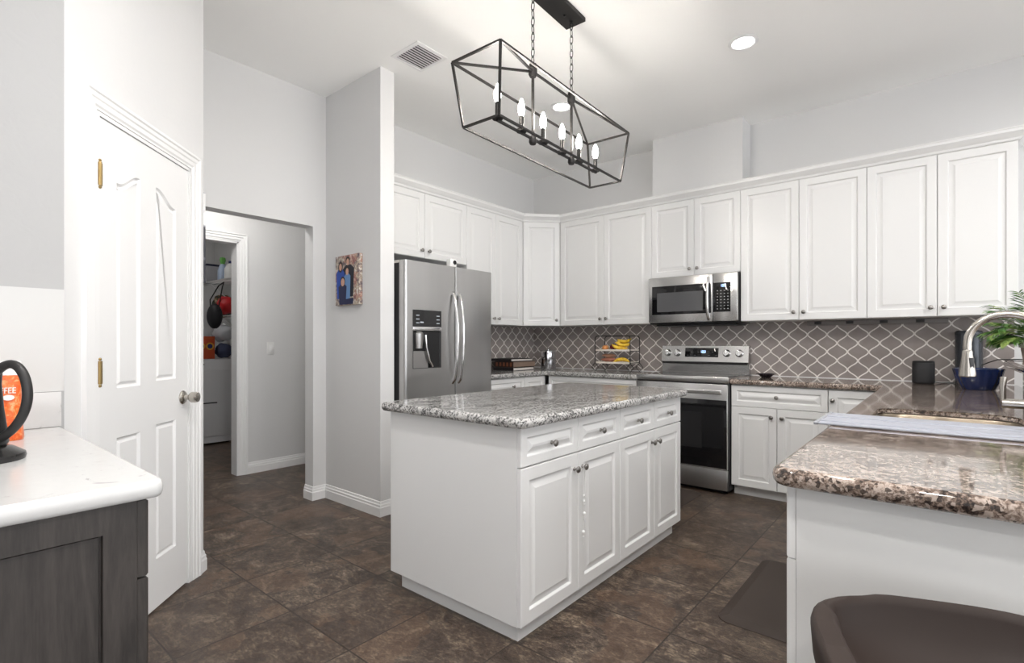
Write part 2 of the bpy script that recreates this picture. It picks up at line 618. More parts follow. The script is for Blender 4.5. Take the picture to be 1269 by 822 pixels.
# hall and laundry room behind the fridge wall
mb = MB()
mb.box(-5.12, -5.0, 2.02, 3.4, 0, 2.75); mb.box(-5.12, -5.0, 0.2, 1.25, 0, 2.75); mb.box(-5.12, -5.0, 1.25, 2.02, 2.165, 2.75)
struct(mb.build('wall_hall', M['wall'], smooth=0, weld=False))
slab('wall_hall_end', M['wall'], -5.0, XF - 0.12, 3.3, 3.4, 0, 2.75)
slab('wall_hall_near', M['wall'], -5.0, XF - 0.12, 0.2, 0.3, 0, 2.75)
slab('ceiling_hall', M['ceiling'], -7.6, XF - 0.121, 0.2, 3.4, 2.75, 2.85)
slab('wall_laundry_back', M['wall'], -7.62, -7.5, 0.2, 3.0, 0, 2.75)
slab('wall_laundry_side', M['wall'], -7.5, -5.12, 2.75, 2.87, 0, 2.75)
slab('wall_laundry_near', M['wall'], -7.5, -5.12, 0.2, 0.3, 0, 2.75)

# baseboards
BB = [(0, 0), (-0.016, 0), (-0.016, 0.062), (-0.012, 0.068), (-0.012, 0.082), (-0.007, 0.088), (-0.005, 0.104), (0, 0.106)]


def baseboard(name, path):
    struct(sweep(MB(), path, BB).build(name, M['trim'], smooth=25))


baseboard('baseboard_left', [(XF - 0.12, 2.09), (XF, 2.09), (XF, 2.20), (-3.05, 2.20), (-3.05, 2.318)])
baseboard('baseboard_hall', [(-5.0, 2.112), (-5.0, 3.3), (-3.9, 3.3)])
a, b, c = DG(2.876, 0, 0), DG(2.924, 0, 0), (XF + 0.02, c0.y)
baseboard('baseboard_pantry', [(a.x, a.y), (b.x, b.y), c])

# door casings
CAS = [(0, 0), (0, 0.020), (0.012, 0.020), (0.018, 0.015), (0.034, 0.015), (0.040, 0.011), (0.058, 0.011), (0.066, 0.006), (0.0745, 0.006), (0.0745, 0)]


def casing(name, fr, a0, a1, top, jamb):
    """stepped casing round an opening: path goes up, over and down; profile runs outward from the opening"""
    prof = [(0.078 - d, h) for d, h in CAS]
    mb = MB()
    rings = []
    for (sx, sy, ca, cb) in ((-1, 0, a0, 0.0), (-1, 1, a0, top), (1, 1, a1, top), (1, 0, a1, 0.0)):
        rings.append([fr(ca + sx * d, cb + sy * d, h) for d, h in prof])
    mb.rings(rings)
    mb.fbox(fr, a0 - 0.001, a0 + 0.014, 0, top, -jamb, 0.004)
    mb.fbox(fr, a1 - 0.014, a1 + 0.001, 0, top, -jamb, 0.004)
    mb.fbox(fr, a0, a1, top - 0.014, top + 0.001, -jamb, 0.004)
    return struct(mb.build(name, M['trim'], smooth=25, weld=False))


casing('trim_1', DG, D_IN0, D_IN1, D_TOP, 0.11)
HF = frame((-5.0, 0, 0), (0, 1, 0), (1, 0, 0))
casing('trim_2', HF, 1.25, 2.035, 2.165, 0.12)

# pantry door: moulded four-panel leaf with arched upper panels
def panel_outline(a0, a1, b0, b1, arch=0):
    pts = [(a0, b0), (a1, b0)]
    if arch == 0:
        return pts + [(a1, b1), (a0, b1)]
    n = 14; h = 0.062
    for k in range(n + 1):
        s = k / n                       # from right edge to left edge
        e = 0.5 - 0.5 * math.cos(PI * min(1, max(0, (s - 0.08) / 0.84)))
        z = b1 - h * (e if arch > 0 else 1 - e)   # arch > 0: high on the right
        pts.append((a1 + (a0 - a1) * s, z))
    return pts


door1 = struct(thing('door_1', 'white moulded four-panel pantry door', 'door', DG(2.45, 0, -0.02)))
for k in ('label', 'category'):
    del door1[k]
mb = MB()
L0, L1, LT, LB = D_IN0 + 0.016, D_IN1 - 0.016, D_TOP - 0.017, 0.012
T0 = -0.002
panels = [panel_outline(2.232, 2.385, 1.045, 1.945, +1), panel_outline(2.50, 2.662, 1.055, 1.945, -1),
          panel_outline(2.232, 2.385, 0.235, 0.842), panel_outline(2.50, 2.662, 0.235, 0.855)]
outer = [(L0, LB), (L1, LB), (L1, LT), (L0, LT)]
cells = [(min(p[0] for p in q), max(p[0] for p in q), min(p[1] for p in q), max(p[1] for p in q)) for q in panels]
qd = lambda x0, x1, y0, y1: mb.bm.faces.new([mb.bm.verts.new(DG(a, b, T0)) for a, b in ((x0, y0), (x1, y0), (x1, y1), (x0, y1))])
for (lo, up) in ((cells[2], cells[0]), (cells[3], cells[1])):
    qd(lo[0], lo[1], LB, lo[2]); qd(lo[0], lo[1], lo[3], up[2]); qd(lo[0], lo[1], up[3] + 0.01, LT)
qd(L0, cells[0][0], LB, LT); qd(cells[0][1], cells[1][0], LB, LT); qd(cells[1][1], L1, LB, LT)
for q, cl in ((panels[0], cells[0]), (panels[1], cells[1])):
    arch = q[2:]
    for (p1_, p2_) in zip(arch[:-1], arch[1:]):
        mb.bm.faces.new([mb.bm.verts.new(DG(a, b, T0)) for a, b in (p1_, (p1_[0], cl[3] + 0.01), (p2_[0], cl[3] + 0.01), p2_)])
mb.rings([[DG(a, b, T0) for a, b in outer], [DG(a, b, T0 - 0.04) for a, b in outer]], cap0=False)
for p in panels:
    rr = [[DG(a, b, T0 - dz) for a, b in offset_poly(p, d)] for d, dz in ((0, 0), (0.007, 0.010), (0.013, 0.011), (0.025, 0.003))]
    mb.rings(rr, cap0=False)
leaf = mb.build('door_leaf', M['door'], door1, smooth=0)
for zz in (1.885, 1.115, 0.25):
    mb = MB()
    mb.tube([DG(L0 - 0.004, zz - 0.045, 0.006), DG(L0 - 0.004, zz + 0.045, 0.006)], 0.0065, 10)
    mb.fbox(DG, L0 - 0.012, L0 + 0.014, zz - 0.044, zz + 0.044, -0.001, 0.004)
    for q in (-0.052, 0.052):
        mb.ball(DG(L0 - 0.004, zz + q, 0.006), 0.006, 8, 6)
    mb.build('hinge', M['brass'], door1)
mb = MB()
kz, ka = 0.957, 2.722
fn = Vector((SD, SD, 0))
mb.lathe([(0.034, 0), (0.034, 0.004), (0.028, 0.010), (0.014, 0.014), (0.012, 0.030), (0.022, 0.038), (0.027, 0.045), (0.0275, 0.062), (0.024, 0.074), (0.012, 0.078), (0.0, 0.078)], 28, DG(ka, kz, T0), fn)
mb.build('door_handle', M['nickel'], door1)

# backsplash tiles (behind the counters)
ZT = 0.940   # counter top
struct(MB().box(XF + 0.008, 0.385, YW - 0.008, YW - 0.0005, ZT + 0.001, 1.412).build('trim_3', M['tile_x'], smooth=0))
struct(MB().box(XF + 0.0005, XF + 0.008, 3.30, YW - 0.008, ZT + 0.001, 1.412).build('trim_4', M['tile_y'], smooth=0))


struct(MB().box(XF + 0.009, 0.385, YW - 0.012, YW - 0.0082, ZT + 0.0008, ZT + 0.005).build('trim_7', M['trim'], smooth=0))


# ------------------------------------------------------------------ cabinets
def add_door(parent, fr, a0, a1, b0, b1, name='door', knob=None, t=0.020, rail=0.056, c0=0.001):
    """raised-panel front; fr(a, b, c) with c outward"""
    g = 0.0016
    a0 += g; a1 -= g; b0 += g; b1 -= g
    mb = MB()
    w, h = a1 - a0, b1 - b0
    rail = min(rail, 0.24 * min(w, h) + 0.004)
    steps = [(0, 0.0), (0, t - 0.003), (0.003, t), (rail - 0.003, t), (rail, t - 0.002), (rail + 0.004, t - 0.011), (rail + 0.009, t - 0.011), (rail + 0.036 * min(1, rail / .05), t - 0.002), (rail + 0.038 * min(1, rail / .05), t - 0.001)]
    mb.rings([[fr(a, b, c0 + c) for a, b in ((a0 + d, b0 + d), (a1 - d, b0 + d), (a1 - d, b1 - d), (a0 + d, b1 - d))] for d, c in steps])
    o = mb.build(name, M['cab'], parent, smooth=20)
    if knob:
        n = fr(0, 0, 1) - fr(0, 0, 0)
        kb = MB()
        kb.lathe([(0.009, 0), (0.008, 0.003), (0.0055, 0.006), (0.0055, 0.014), (0.012, 0.018), (0.0155, 0.022), (0.0155, 0.025), (0.012, 0.029), (0.004, 0.031), (0, 0.031)], 20, fr(knob[0], knob[1], c0 + t), n)
        kb.build('knob', M['knob'], o)
    return o


def wall_cabinet(label, fr, a0, a1, b0, b1, joints, knobs, depth=0.32, loc=None, cut=None):
    """joints: the a positions of the door edges; knobs: one (a, b) or None per door"""
    t = thing('wall_cabinet', label, 'cabinet', fr((a0 + a1) / 2, b0, -depth / 2), 'white wall cabinets')
    MB().fbox(fr, a0 + 0.001, a1 - 0.001, b0, b1, -depth, 0.0).build('body', M['cab_in'], t, smooth=0)
    for i in range(len(joints) - 1):
        add_door(t, fr, joints[i], joints[i + 1], b0, b1 + 0.0, 'door', knobs[i])
    return t


UB, UT = 1.414, 2.530
YU = 4.603                       # door faces of the range wall uppers
FU = frame((0, YU + 0.021, 0), (1, 0, 0), (0, -1, 0))
KZ = UB + 0.062
DU = YW - YU - 0.024
wall_cabinet('tall white two-door wall cabinet left of the microwave', FU, -3.160, -2.118, UB, UT, [-3.160, -2.631, -2.118], [(-2.665, KZ), (-2.597, KZ)], DU)
wall_cabinet('short white two-door wall cabinet directly above the microwave', FU, -2.118, -1.311, 1.838, UT, [-2.118, -1.709, -1.311], [(-1.745, 1.90), (-1.675, 1.90)], DU)
wall_cabinet('tall white two-door wall cabinet just right of the microwave', FU, -1.311, -0.424, UB, UT, [-1.311, -0.870, -0.424], [(-0.905, KZ), (-0.835, KZ)], DU)
wall_cabinet('tall white two-door wall cabinet at the far right, above the black speaker', FU, -0.424, 0.380, UB, UT, [-0.424, -0.022, 0.380], [(-0.057, KZ), (0.013, KZ)], DU)
XU = -3.445
FFU = frame((XU - 0.021, 0, 0), (0, 1, 0), (1, 0, 0))
DFU = XU - XF - 0.024
wall_cabinet('short white two-door wall cabinet above the refrigerator', FFU, 2.322, 3.461, 1.965, UT, [2.435, 2.946, 3.461], [(2.905, 2.03), (2.987, 2.03)], DFU)
wall_cabinet('narrow-doored white wall cabinet right of the refrigerator', FFU, 3.461, 4.300, UB, UT, [3.461, 3.872, 4.300], [(3.837, KZ), (3.907, KZ)], DFU)
# diagonal corner cabinet
p0, p1 = Vector((XU, 4.303, 0)), Vector((-3.162, YU, 0))
du = (p1 - p0); wl = du.length; du.normalize(); nn = Vector((du.y, -du.x, 0))
FC = frame(p0 - nn * 0.021, du, nn)
t = thing('wall_cabinet', 'single-door diagonal white wall cabinet across the room corner', 'cabinet', ((p0 + p1) / 2 + Vector((-0.1, 0.1, UB))), 'white wall cabinets')
poly = [(XU - 0.022, 4.303), (-3.162, YU + 0.022), (-3.162, YW - 0.01), (XF + 0.01, YW - 0.01), (XF + 0.01, 4.303)]
MB().prism(poly, lambda a, b, c: Vector((a, b, c)), UB, UT).build('body', M['cab_in'], t, smooth=0)
add_door(t, FC, 0.008, wl - 0.008, UB, UT, 'door', (wl - 0.045, KZ))

# crown moulding
CR = [(0.012, 2.528), (-0.002, 2.528), (-0.010, 2.534), (-0.014, 2.548), (-0.020, 2.552), (-0.030, 2.566), (-0.044, 2.580), (-0.046, 2.598), (-0.050, 2.600), (-0.050, 2.608), (0.012, 2.608)]
path = [(XU, 2.322), (XU, 4.303), (-3.162, YU), (0.384, YU), (0.384, YW - 0.002)]
mb = sweep(MB(), path, CR)
struct(mb.build('trim_5', M['cab'], smooth=25))
# under-cabinet outlet strip
t = thing('outlet_strip', 'long grey metal outlet strip under the right wall cabinets', 'power strip', (-0.35, 4.86, 1.375))
MB().box(-0.86, 0.04, 4.865, 4.915, 1.375, 1.4125, 0.004).build('strip_housing', principled('grey_strip', (0.22, 0.205, 0.20), 0.5, 0.2), t)
for x in (-0.78, -0.56, -0.34, -0.12):
    MB().box(x - 0.025, x + 0.025, 4.8605, 4.8648, 1.383, 1.405, 0.001).build('socket', M['dark_grey'], t)

# base cabinets: faces at YB
YB, XBF, ZD0, ZD1, ZDR = 4.328, -3.16, 0.085, 0.893, 0.722
FB = frame((0, YB + 0.021, 0), (1, 0, 0), (0, -1, 0))
DB = YW - YB - 0.03


def base_cabinet(label, fr, a0, a1, fronts, depth=DB, body_top=0.893, toe=0.06, extra=None):
    t = thing('base_cabinet', label, 'cabinet', fr((a0 + a1) / 2, 0, -depth / 2), 'white base cabinets')
    mb = MB()
    mb.fbox(fr, a0 + 0.001, a1 - 0.001, ZD0, body_top, -depth, 0.0)
    mb.build('body', M['cab_in'], t, smooth=0)
    MB().fbox(fr, a0 + 0.001, a1 - 0.001, 0, ZD0 - 0.0005, -depth, -toe).build('toe_kick', M['cab'], t, smooth=0)
    for name, x0, x1, z0, z1, kn in fronts:
        add_door(t, fr, x0, x1, z0, z1, name, kn)
    return t


base_cabinet('white base cabinet with one wide drawer over two doors, right of the range', FB, -1.305, -0.631,
             [('drawer', -1.305, -0.631, ZDR, ZD1, (-0.968, 0.81)), ('door', -1.305, -0.969, ZD0, ZDR, (-1.005, 0.655)), ('door', -0.967, -0.631, ZD0, ZDR, (-0.931, 0.655))])
base_cabinet('white single-door corner base cabinet between drawer unit and peninsula', FB, -0.629, -0.285,
             [('door', -0.629, -0.300, ZD0, ZD1, (-0.600, 0.815))])
base_cabinet('white base cabinet left of the range, below the fruit stand', FB, -3.120, -2.125,
             [('drawer', -3.120, -2.125, ZDR, ZD1, (-2.62, 0.81)), ('door', -3.120, -2.623, ZD0, ZDR, (-2.66, 0.655)), ('door', -2.621, -2.125, ZD0, ZDR, (-2.585, 0.655))])
FBF = frame((XBF - 0.021, 0, 0), (0, 1, 0), (1, 0, 0))
base_cabinet('white base cabinet beside the refrigerator, under the books', FBF, 3.30, 4.325,
             [('drawer', 3.30, 3.98, ZDR, ZD1, (3.80, 0.81)), ('door', 3.30, 3.64, ZD0, ZDR, (3.60, 0.655)), ('door', 3.642, 3.98, ZD0, ZDR, (3.68, 0.655)), ('door', 3.982, 4.325, ZD0, ZD1, None)], XBF - XF - 0.03)
# peninsula, fronts face -X at X = -0.28
XP = -0.282
FP = frame((XP + 0.021, 0, 0), (0, 1, 0), (-1, 0, 0))
FPR = lambda a, b, c: FP(a, b, c)
base_cabinet('white peninsula end cabinet with plain side panel, behind the stool', FPR, 1.350, 2.06,
             [('drawer', 1.352, 2.06, ZDR, ZD1, (1.70, 0.81)), ('door', 1.352, 1.705, ZD0, ZDR, (1.67, 0.655)), ('door', 1.707, 2.06, ZD0, ZDR, (1.745, 0.655))], 0.63)
base_cabinet('white sink base cabinet under the sink in the peninsula', FPR, 2.062, 2.95,
             [('drawer', 2.062, 2.95, ZDR, ZD1, None), ('door', 2.062, 2.505, ZD0, ZDR, (2.47, 0.655)), ('door', 2.507, 2.95, ZD0, ZDR, (2.545, 0.655))], 0.63, 0.66)
base_cabinet('white peninsula cabinet between the sink and the corner cabinet', FPR, 2.952, 4.25,
             [('drawer', 2.952, 3.60, ZDR, ZD1, (3.27, 0.81)), ('door', 2.952, 3.60, ZD0, ZDR, (3.56, 0.655)), ('door', 3.602, 4.25, ZD0, ZD1, None)], 0.63)
slab('wall_bar', M['wall'], 0.42, 0.54, 1.36, 4.56, 0, 1.074)


# ------------------------------------------------------------------ countertops
def counter_top(name, label, mat, outline, radii, holes=(), z0=0.897, z1=ZT, free=None, cat='countertop', bull=0.017):
    pts = round_poly(outline, radii, 8)
    prof = []
    n = 6
    zm = (z0 + z1) / 2; hh = (z1 - z0) / 2
    for k in range(n + 1):
        a = -PI / 2 + PI * k / n
        prof.append((bull * (1 - math.cos(a)), zm + hh * math.sin(a)))
    mb = MB()
    rings = [[(x, y, z) for x, y in offset_poly(pts, d)] for d, z in prof]
    mb.rings(rings, cap0=False, cap1=False)
    top = rings[-1]; bot = rings[0]
    mb.fill([top] + [[(x, y, z1) for x, y in h] for h in holes])
    mb.fill([bot] + [[(x, y, z0) for x, y in offset_poly(h, -0.022)] for h in holes])
    for h in holes:
        mb.rings([[(x, y, z1) for x, y in h], [(x, y, z1 - 0.005) for x, y in offset_poly(h, -0.003)], [(x, y, z1 - 0.019) for x, y in offset_poly(h, 0.0)]], cap0=False, cap1=False)
    return tag(mb.build(name, mat, smooth=40), label, cat)


# polygons run counter-clockwise, so that "left" is inside
counter_top('countertop', 'grey speckled granite slab on the white island, with rounded edge', M['granite_g'],
            [(-2.185, 1.560), (-1.250, 1.560), (-1.250, 3.290), (-2.185, 3.290)], [0.045] * 4, z0=0.889, z1=0.932)
counter_top('countertop', 'grey granite countertop in the room corner under the books and fruit stand', M['granite_g'],
            [(XF + 0.001, 3.29), (-3.130, 3.29), (-3.130, 4.298), (-2.122, 4.298), (-2.122, YW - 0.001), (XF + 0.001, YW - 0.001)], [0, 0.02, 0.03, 0.0, 0, 0], bull=0.012)
hole = round_poly([(-0.215, 2.115), (0.235, 2.115), (0.235, 2.835), (-0.215, 2.835)], [0.09] * 4, 8)
counter_top('countertop', 'brown granite countertop running right of the range and along the sink peninsula', M['granite_b'],
            [(-0.312, 1.305), (0.415, 1.305), (0.415, YW - 0.001), (-1.306, YW - 0.001), (-1.306, 4.298), (-0.312, 4.298)], [0.05, 0, 0, 0, 0, 0.05], holes=[hole])
# bar ledge and its granite riser
t = tag(MB().box(0.395, 0.4195, 1.36, 4.56, ZT + 0.001, 1.074).build('backsplash_riser', M['granite_b'], smooth=0), 'upright granite strip between sink counter and raised bar ledge', 'backsplash')
counter_top('bar_ledge', 'raised granite bar ledge with a rounded end at the right edge', M['granite_b'],
            [(0.300, 1.30), (0.86, 1.30), (0.86, 4.64), (0.300, 4.64)], [0.05, 0.05, 0.05, 0.15], z0=1.075, z1=1.120, cat='ledge')

# ------------------------------------------------------------------ island
isl = thing('kitchen_island', 'white kitchen island with four drawers and four doors under grey granite', 'island', (-1.72, 2.43, 0))
XI, IY0, IY1, IXL = -1.294, 1.606, 3.252, -2.140
FI = frame((XI - 0.021, 0, 0), (0, 1, 0), (1, 0, 0))
MB().box(IXL + 0.002, XI - 0.0215, IY0 + 0.019, IY1, 0.082, 0.888).build('body', M['cab_in'], isl, smooth=0)
MB().box(IXL, XI - 0.0216, IY0, IY0 + 0.0185, 0.078, 0.888, 0.001).build('side_panel', M['cab'], isl, smooth=0)
MB().box(IXL + 0.045, XI - 0.045, IY0 + 0.035, IY1 - 0.03, 0, 0.0815).build('toe_kick', M['cab'], isl, smooth=0)
IJ = [1.606, 2.030, 2.436, 2.852, 3.252]
for i in range(4):
    y0, y1 = IJ[i], IJ[i + 1]
    add_door(isl, FI, y0, y1, 0.725, 0.886, 'drawer', ((y0 + y1) / 2, 0.80))
    kn = (y1 - 0.035, 0.652) if i % 2 == 0 else (y0 + 0.035, 0.652)
    add_door(isl, FI, y0, y1, 0.080, 0.723, 'door', kn)
# bead strand on a knob
bs = thing('bead_garland', 'short strand of white beads hanging from an island door knob', 'decoration', (XI + 0.02, 2.065, 0.30))
mb = MB()
kx = XI + 0.013; ky = 2.065
lp = []
for k in range(13):
    a = PI * k / 12
    lp.append((kx, ky + 0.012 * math.cos(a), 0.652 + 0.009 * math.sin(a)))
lp = [(XI + 0.010, ky + 0.002, 0.48), (kx, ky + 0.010, 0.58)] + lp + [(kx, ky - 0.010, 0.58), (XI + 0.010, ky - 0.003, 0.40), (XI + 0.009, ky - 0.004, 0.33), (XI + 0.009, ky - 0.006, 0.285)]
mb.tube(lp, 0.0013, 6)
mb.build('cord', M['white_plastic'], bs)
for (dy, z, r) in ((0.0, 0.515, .009), (0.0, 0.490, .009), (0.001, .478, .006), (0.003, 0.432, .010), (-0.003, .405, .005), (-0.003, 0.345, .011), (-.003, .325, .006)):
    MB().ball((XI + 0.010, ky + dy, z), r * 0.8, 12, 8).build('bead', M['white_plastic'], bs)

# ------------------------------------------------------------------ refrigerator
fr_ = thing('refrigerator', 'stainless side-by-side refrigerator with dark water dispenser and bowed handles', 'refrigerator', (-3.33, 2.81, 0))
FX, FY0, FYM, FY1, FZ = -2.95, 2.342, 2.842, 3.276, 1.838
MB().box(XF + 0.05, -3.025, FY0 + 0.006, FY1 - 0.006, 0.03, FZ - 0.02, 0.004).build('case', M['dark_grey'], fr_)
MB().box(XF + 0.10, -3.06, FY0 + 0.03, FY1 - 0.03, 0.0, 0.0295).build('base_grille', M['black'], fr_, smooth=0)


def fridge_door(y0, y1, name, hole=None):
    rad = 0.022
    prof = round_poly([(-3.02, y0), (-3.02, y1), (FX, y1), (FX, y0)][::-1], [rad, rad, 0.004, 0.004], 6)
    # slight bow of the front
    mb = MB()
    P = lambda a, b, c: Vector((a + (0.010 * (1 - ((b - (y0 + y1) / 2) / ((y1 - y0) / 2)) ** 2) - 0.010 if a > -2.99 else 0), b, c))
    mb.rings([[P(a, b, z) for a, b in prof] for z in (0.055, FZ - 0.006)])
    return mb


ds = (2.412, 2.690, 1.040, 1.475)      # dispenser y0 y1 z0 z1
# left door in pieces round the dispenser recess, one mesh
y0, y1 = FY0, FYM - 0.003
mb = MB()
FFR = frame((FX - 0.005, 0, 0), (0, 1, 0), (1, 0, 0))
outer = [(y0 + 0.020, 0.055), (y1 - 0.005, 0.055), (y1 - 0.005, FZ - 0.006), (y0 + 0.020, FZ - 0.006)]
hol = [(ds[0], ds[2]), (ds[1], ds[2]), (ds[1], ds[3]), (ds[0], ds[3])]
mb.fill([[FFR(a, b, 0) for a, b in lp] for lp in (outer, hol)])
mb.rings([[FFR(a, b, 0) for a, b in hol], [FFR(a, b, -0.012) for a, b in hol]], cap0=False, cap1=False)
edge = [(FX - 0.005, y0 + 0.020)] + [(FX - 0.025 + 0.020 * math.cos(PI / 2 * k / 6), y0 + 0.020 - 0.020 * math.sin(PI / 2 * k / 6)) for k in range(1, 7)] + [(-3.022, y0), (-3.022, y1), (FX - 0.010, y1), (FX - 0.005, y1 - 0.005)]
mb.strip([[Vector((x, y, z)) for x, y in edge] for z in (0.055, FZ - 0.006)])
for z in (0.055, FZ - 0.006):
    mb.bm.faces.new([mb.bm.verts.new((x, y, z)) for x, y in edge])
ld = mb.build('freezer_door', M['steel_v'], fr_, smooth=40)
y0, y1 = FYM + 0.003, FY1
pr = round_poly([(-3.022, y0), (FX - 0.005, y0), (FX - 0.005, y1), (-3.022, y1)], [0.002, 0.006, 0.020, 0.002], 6)
mb = MB(); mb.prism(pr, lambda a, b, c: Vector((a, b, c)), 0.055, FZ - 0.006)
rd = mb.build('fridge_door', M['steel_v'], fr_, smooth=40)
for yy, par in ((FYM - 0.030, ld), (FYM + 0.034, rd)):
    mb = MB()
    zs = [1.625, 1.60, 1.50, 1.38, 1.26, 1.14, 1.02, 0.94, 0.915]
    pts = []
    for z in zs:
        s = (z - 1.27) / 0.355
        pts.append((FX + 0.055 - 0.045 * s * s + (-0.02 if abs(s) > 0.98 else 0), yy, z))
    mb.tube(pts, 0.0125, 12)
    mb.build('door_handle', M['handle'], par)
# dispenser: control panel above, recess below
dp = MB().fbox(FFR, ds[0] + 0.001, ds[1] - 0.001, 1.352, ds[3] - 0.001, -0.011, 0.003).build('dispenser_panel', M['black_glass'], ld, smooth=0)
icons = (principled('pale_icons', (0.4, 0.42, 0.45), 0.4, emit=(0.5, 0.6, 0.7), es=0.15))
for a in (ds[0] + 0.03, ds[1] - 0.05):
    for k in range(3):
        MB().fbox(FFR, a, a + 0.03, 1.375 + k * 0.028, 1.381 + k * 0.028, 0.0031, 0.0036).build('dispenser_icon', icons, ld, smooth=0)
MB().fbox(FFR, ds[0] + 0.068, ds[0] + 0.1, 1.378, 1.388, 0.0031, 0.0036).build('dispenser_icon', icons, ld, smooth=0)
MB().fbox(FFR, ds[0] + 0.001, ds[1] - 0.001, 1.322, 1.350, -0.011, 0.004, 0.002).build('dispenser_trim', M['handle'], ld)
mb = MB()
a0, a1, b0, b1 = ds[0] + 0.001, ds[1] - 0.001, ds[2] + 0.001, 1.321
mb.rings([[FFR(a, b, c) for a, b in ((a0 + d, b0 + d * 0.4), (a1 - d, b0 + d * 0.4), (a1 - d, b1 - d * 0.4), (a0 + d, b1 - d * 0.4))] for d, c in ((0, 0.001), (0.004, 0.001), (0.012, -0.009))], cap0=False)
mb.build('dispenser_recess', M['black'], ld, smooth=0)
MB().lathe([(0.028, 0), (0.034, 0.06), (0.036, 0.11), (0.02, 0.125), (0, 0.125)], 18, FFR(ds[0] + 0.055, 1.19, 0.0), (0, 0, 1)).build('ice_chute', M['steel_v'], ld)
MB().tube([FFR(ds[0] + 0.115, 1.29, 0.008), FFR(ds[0] + 0.118, 1.20, 0.012), FFR(ds[0] + 0.15, 1.10, 0.010), FFR(ds[0] + 0.185, 1.052, 0.006)], 0.009, 10).build('water_lever', M['handle'], ld)
MB().fbox(FFR, ds[0] + 0.004, ds[0] + 0.15, 1.044, 1.17, -0.008, -0.004).build('drip_plate', M['steel_v'], ld, smooth=0)
# little camera and a plastic bag on top of the fridge
sc_ = thing('security_camera', 'small white cube camera with black lens on top of the refrigerator', 'camera', (-2.985, 2.84, FZ))
MB().box(-3.015, -2.965, 2.798, 2.868, FZ - 0.004, FZ + 0.058, 0.008).build('housing', M['white_plastic'], sc_)
MB().lathe([(0.017, 0), (0.017, 0.004), (0.012, 0.006), (0, 0.006)], 18, (-2.965, 2.842, FZ + 0.030), (1, 0, 0)).build('lens', M['black_glass'], sc_)
mb = MB()
rows = []
for i in range(9):
    row = []
    for k in range(13):
        s, q = i / 8, k / 12
        e = math.sin(PI * s) * math.sin(PI * q)
        row.append(Vector((-3.36 + 0.325 * s, 2.36 + 0.32 * q, FZ - 0.018 + 0.045 * e ** 0.6 + 0.012 * random.random() * e)))
    rows.append(row)
mb.strip(rows)
tag(mb.build('plastic_bag', principled('clear_beige_plastic', (0.42, 0.40, 0.36), 0.3), smooth=70), 'crumpled beige plastic bag lying flat on top of the refrigerator', 'bag')

# ------------------------------------------------------------------ microwave
mw = thing('microwave', 'stainless over-the-range microwave with black window and keypad', 'microwave', (-1.715, 4.72, 1.41))
MX0, MX1, MZ0, MZ1, MYF = -2.112, -1.317, 1.415, 1.834, 4.535
MB().box(MX0, MX1 + 0.0, MYF + 0.03, YW - 0.012, MZ0 - 0.012, MZ1, 0.003).build('case', M['black'], mw)
FM = frame((0, MYF + 0.03, 0), (1, 0, 0), (0, -1, 0))
xs = -1.520
mdr = MB().fbox(FM, MX0, xs - 0.002, MZ0 + 0.002, MZ1 - 0.002, 0.001, 0.030, 0.006).build('door', M['steel_x'], mw)
MB().fbox(FM, MX0 + 0.035, xs - 0.015, 1.490, 1.752, 0.0302, 0.033, 0.002).build('door_glass', M['black_glass'], mdr)
MB().fbox(FM, MX0 + 0.085, xs - 0.085, 1.515, 1.690, 0.0331, 0.0336).build('window_screen', principled('microwave_screen', (0.10, 0.10, 0.105), 0.15), mdr, smooth=0)
pts = [FM(xs - 0.035, z, 0.030 + 0.042 * (1 - ((z - 1.62) / 0.185) ** 2) ** 0.5 if abs(z - 1.62) < 0.184 else 0.030) for z in (1.436, 1.447, 1.48, 1.55, 1.62, 1.69, 1.76, 1.793, 1.804)]
MB().tube(pts, 0.012, 12).build('handle', M['handle'], mdr)
ctl = MB().fbox(FM, xs + 0.001, MX1, MZ0 + 0.002, MZ1 - 0.002, 0.001, 0.030, 0.006).build('control_column', M['steel_x'], mw)
kp = MB().fbox(FM, xs + 0.004, MX1 - 0.055, 1.497, 1.750, 0.0302, 0.032, 0.001).build('keypad', M['black_glass'], ctl)
mb = MB()
for r in range(7):
    for c in range(4):
        mb.fbox(FM, xs + 0.035 + c * 0.029, xs + 0.045 + c * 0.029, 1.520 + r * 0.026, 1.527 + r * 0.026, 0.0321, 0.0325)
mb.build('keypad_marks', principled('keypad_marks', (0.35, 0.35, 0.35), 0.5), ctl, smooth=0)
mb = MB()


def seven_seg(mb, fr, a, b, w, h, c0, c1, segs):
    th = w * 0.22
    S = {'t': (0, w, h - th, h), 'm': (0, w, h / 2 - th / 2, h / 2 + th / 2), 'b': (0, w, 0, th), 'l': (0, th, h / 2, h), 'L': (0, th, 0, h / 2), 'r': (w - th, w, h / 2, h), 'R': (w - th, w, 0, h / 2)}
    for s in segs:
        q = S[s]
        mb.fbox(fr, a + q[0], a + q[1], b + q[2], b + q[3], c0, c1)


M['led'] = principled('blue_display', (0.2, 0.3, 0.6), 0.4, emit=(0.45, 0.65, 1.0), es=2.0)
for k, s in enumerate(('rR', 'tblLrR', 'tblLrR')):
    seven_seg(mb, FM, xs + 0.062 + k * 0.018, 1.712, 0.012, 0.022, 0.0321, 0.0326, s)
mb.build('clock_display', M['led'], ctl, smooth=0)
MB().box(MX0 + 0.05, MX1 - 0.03, MYF + 0.06, YW - 0.05, MZ0 - 0.030, MZ0 - 0.0125, 0.004).build('vent_grille', M['black'], mw)

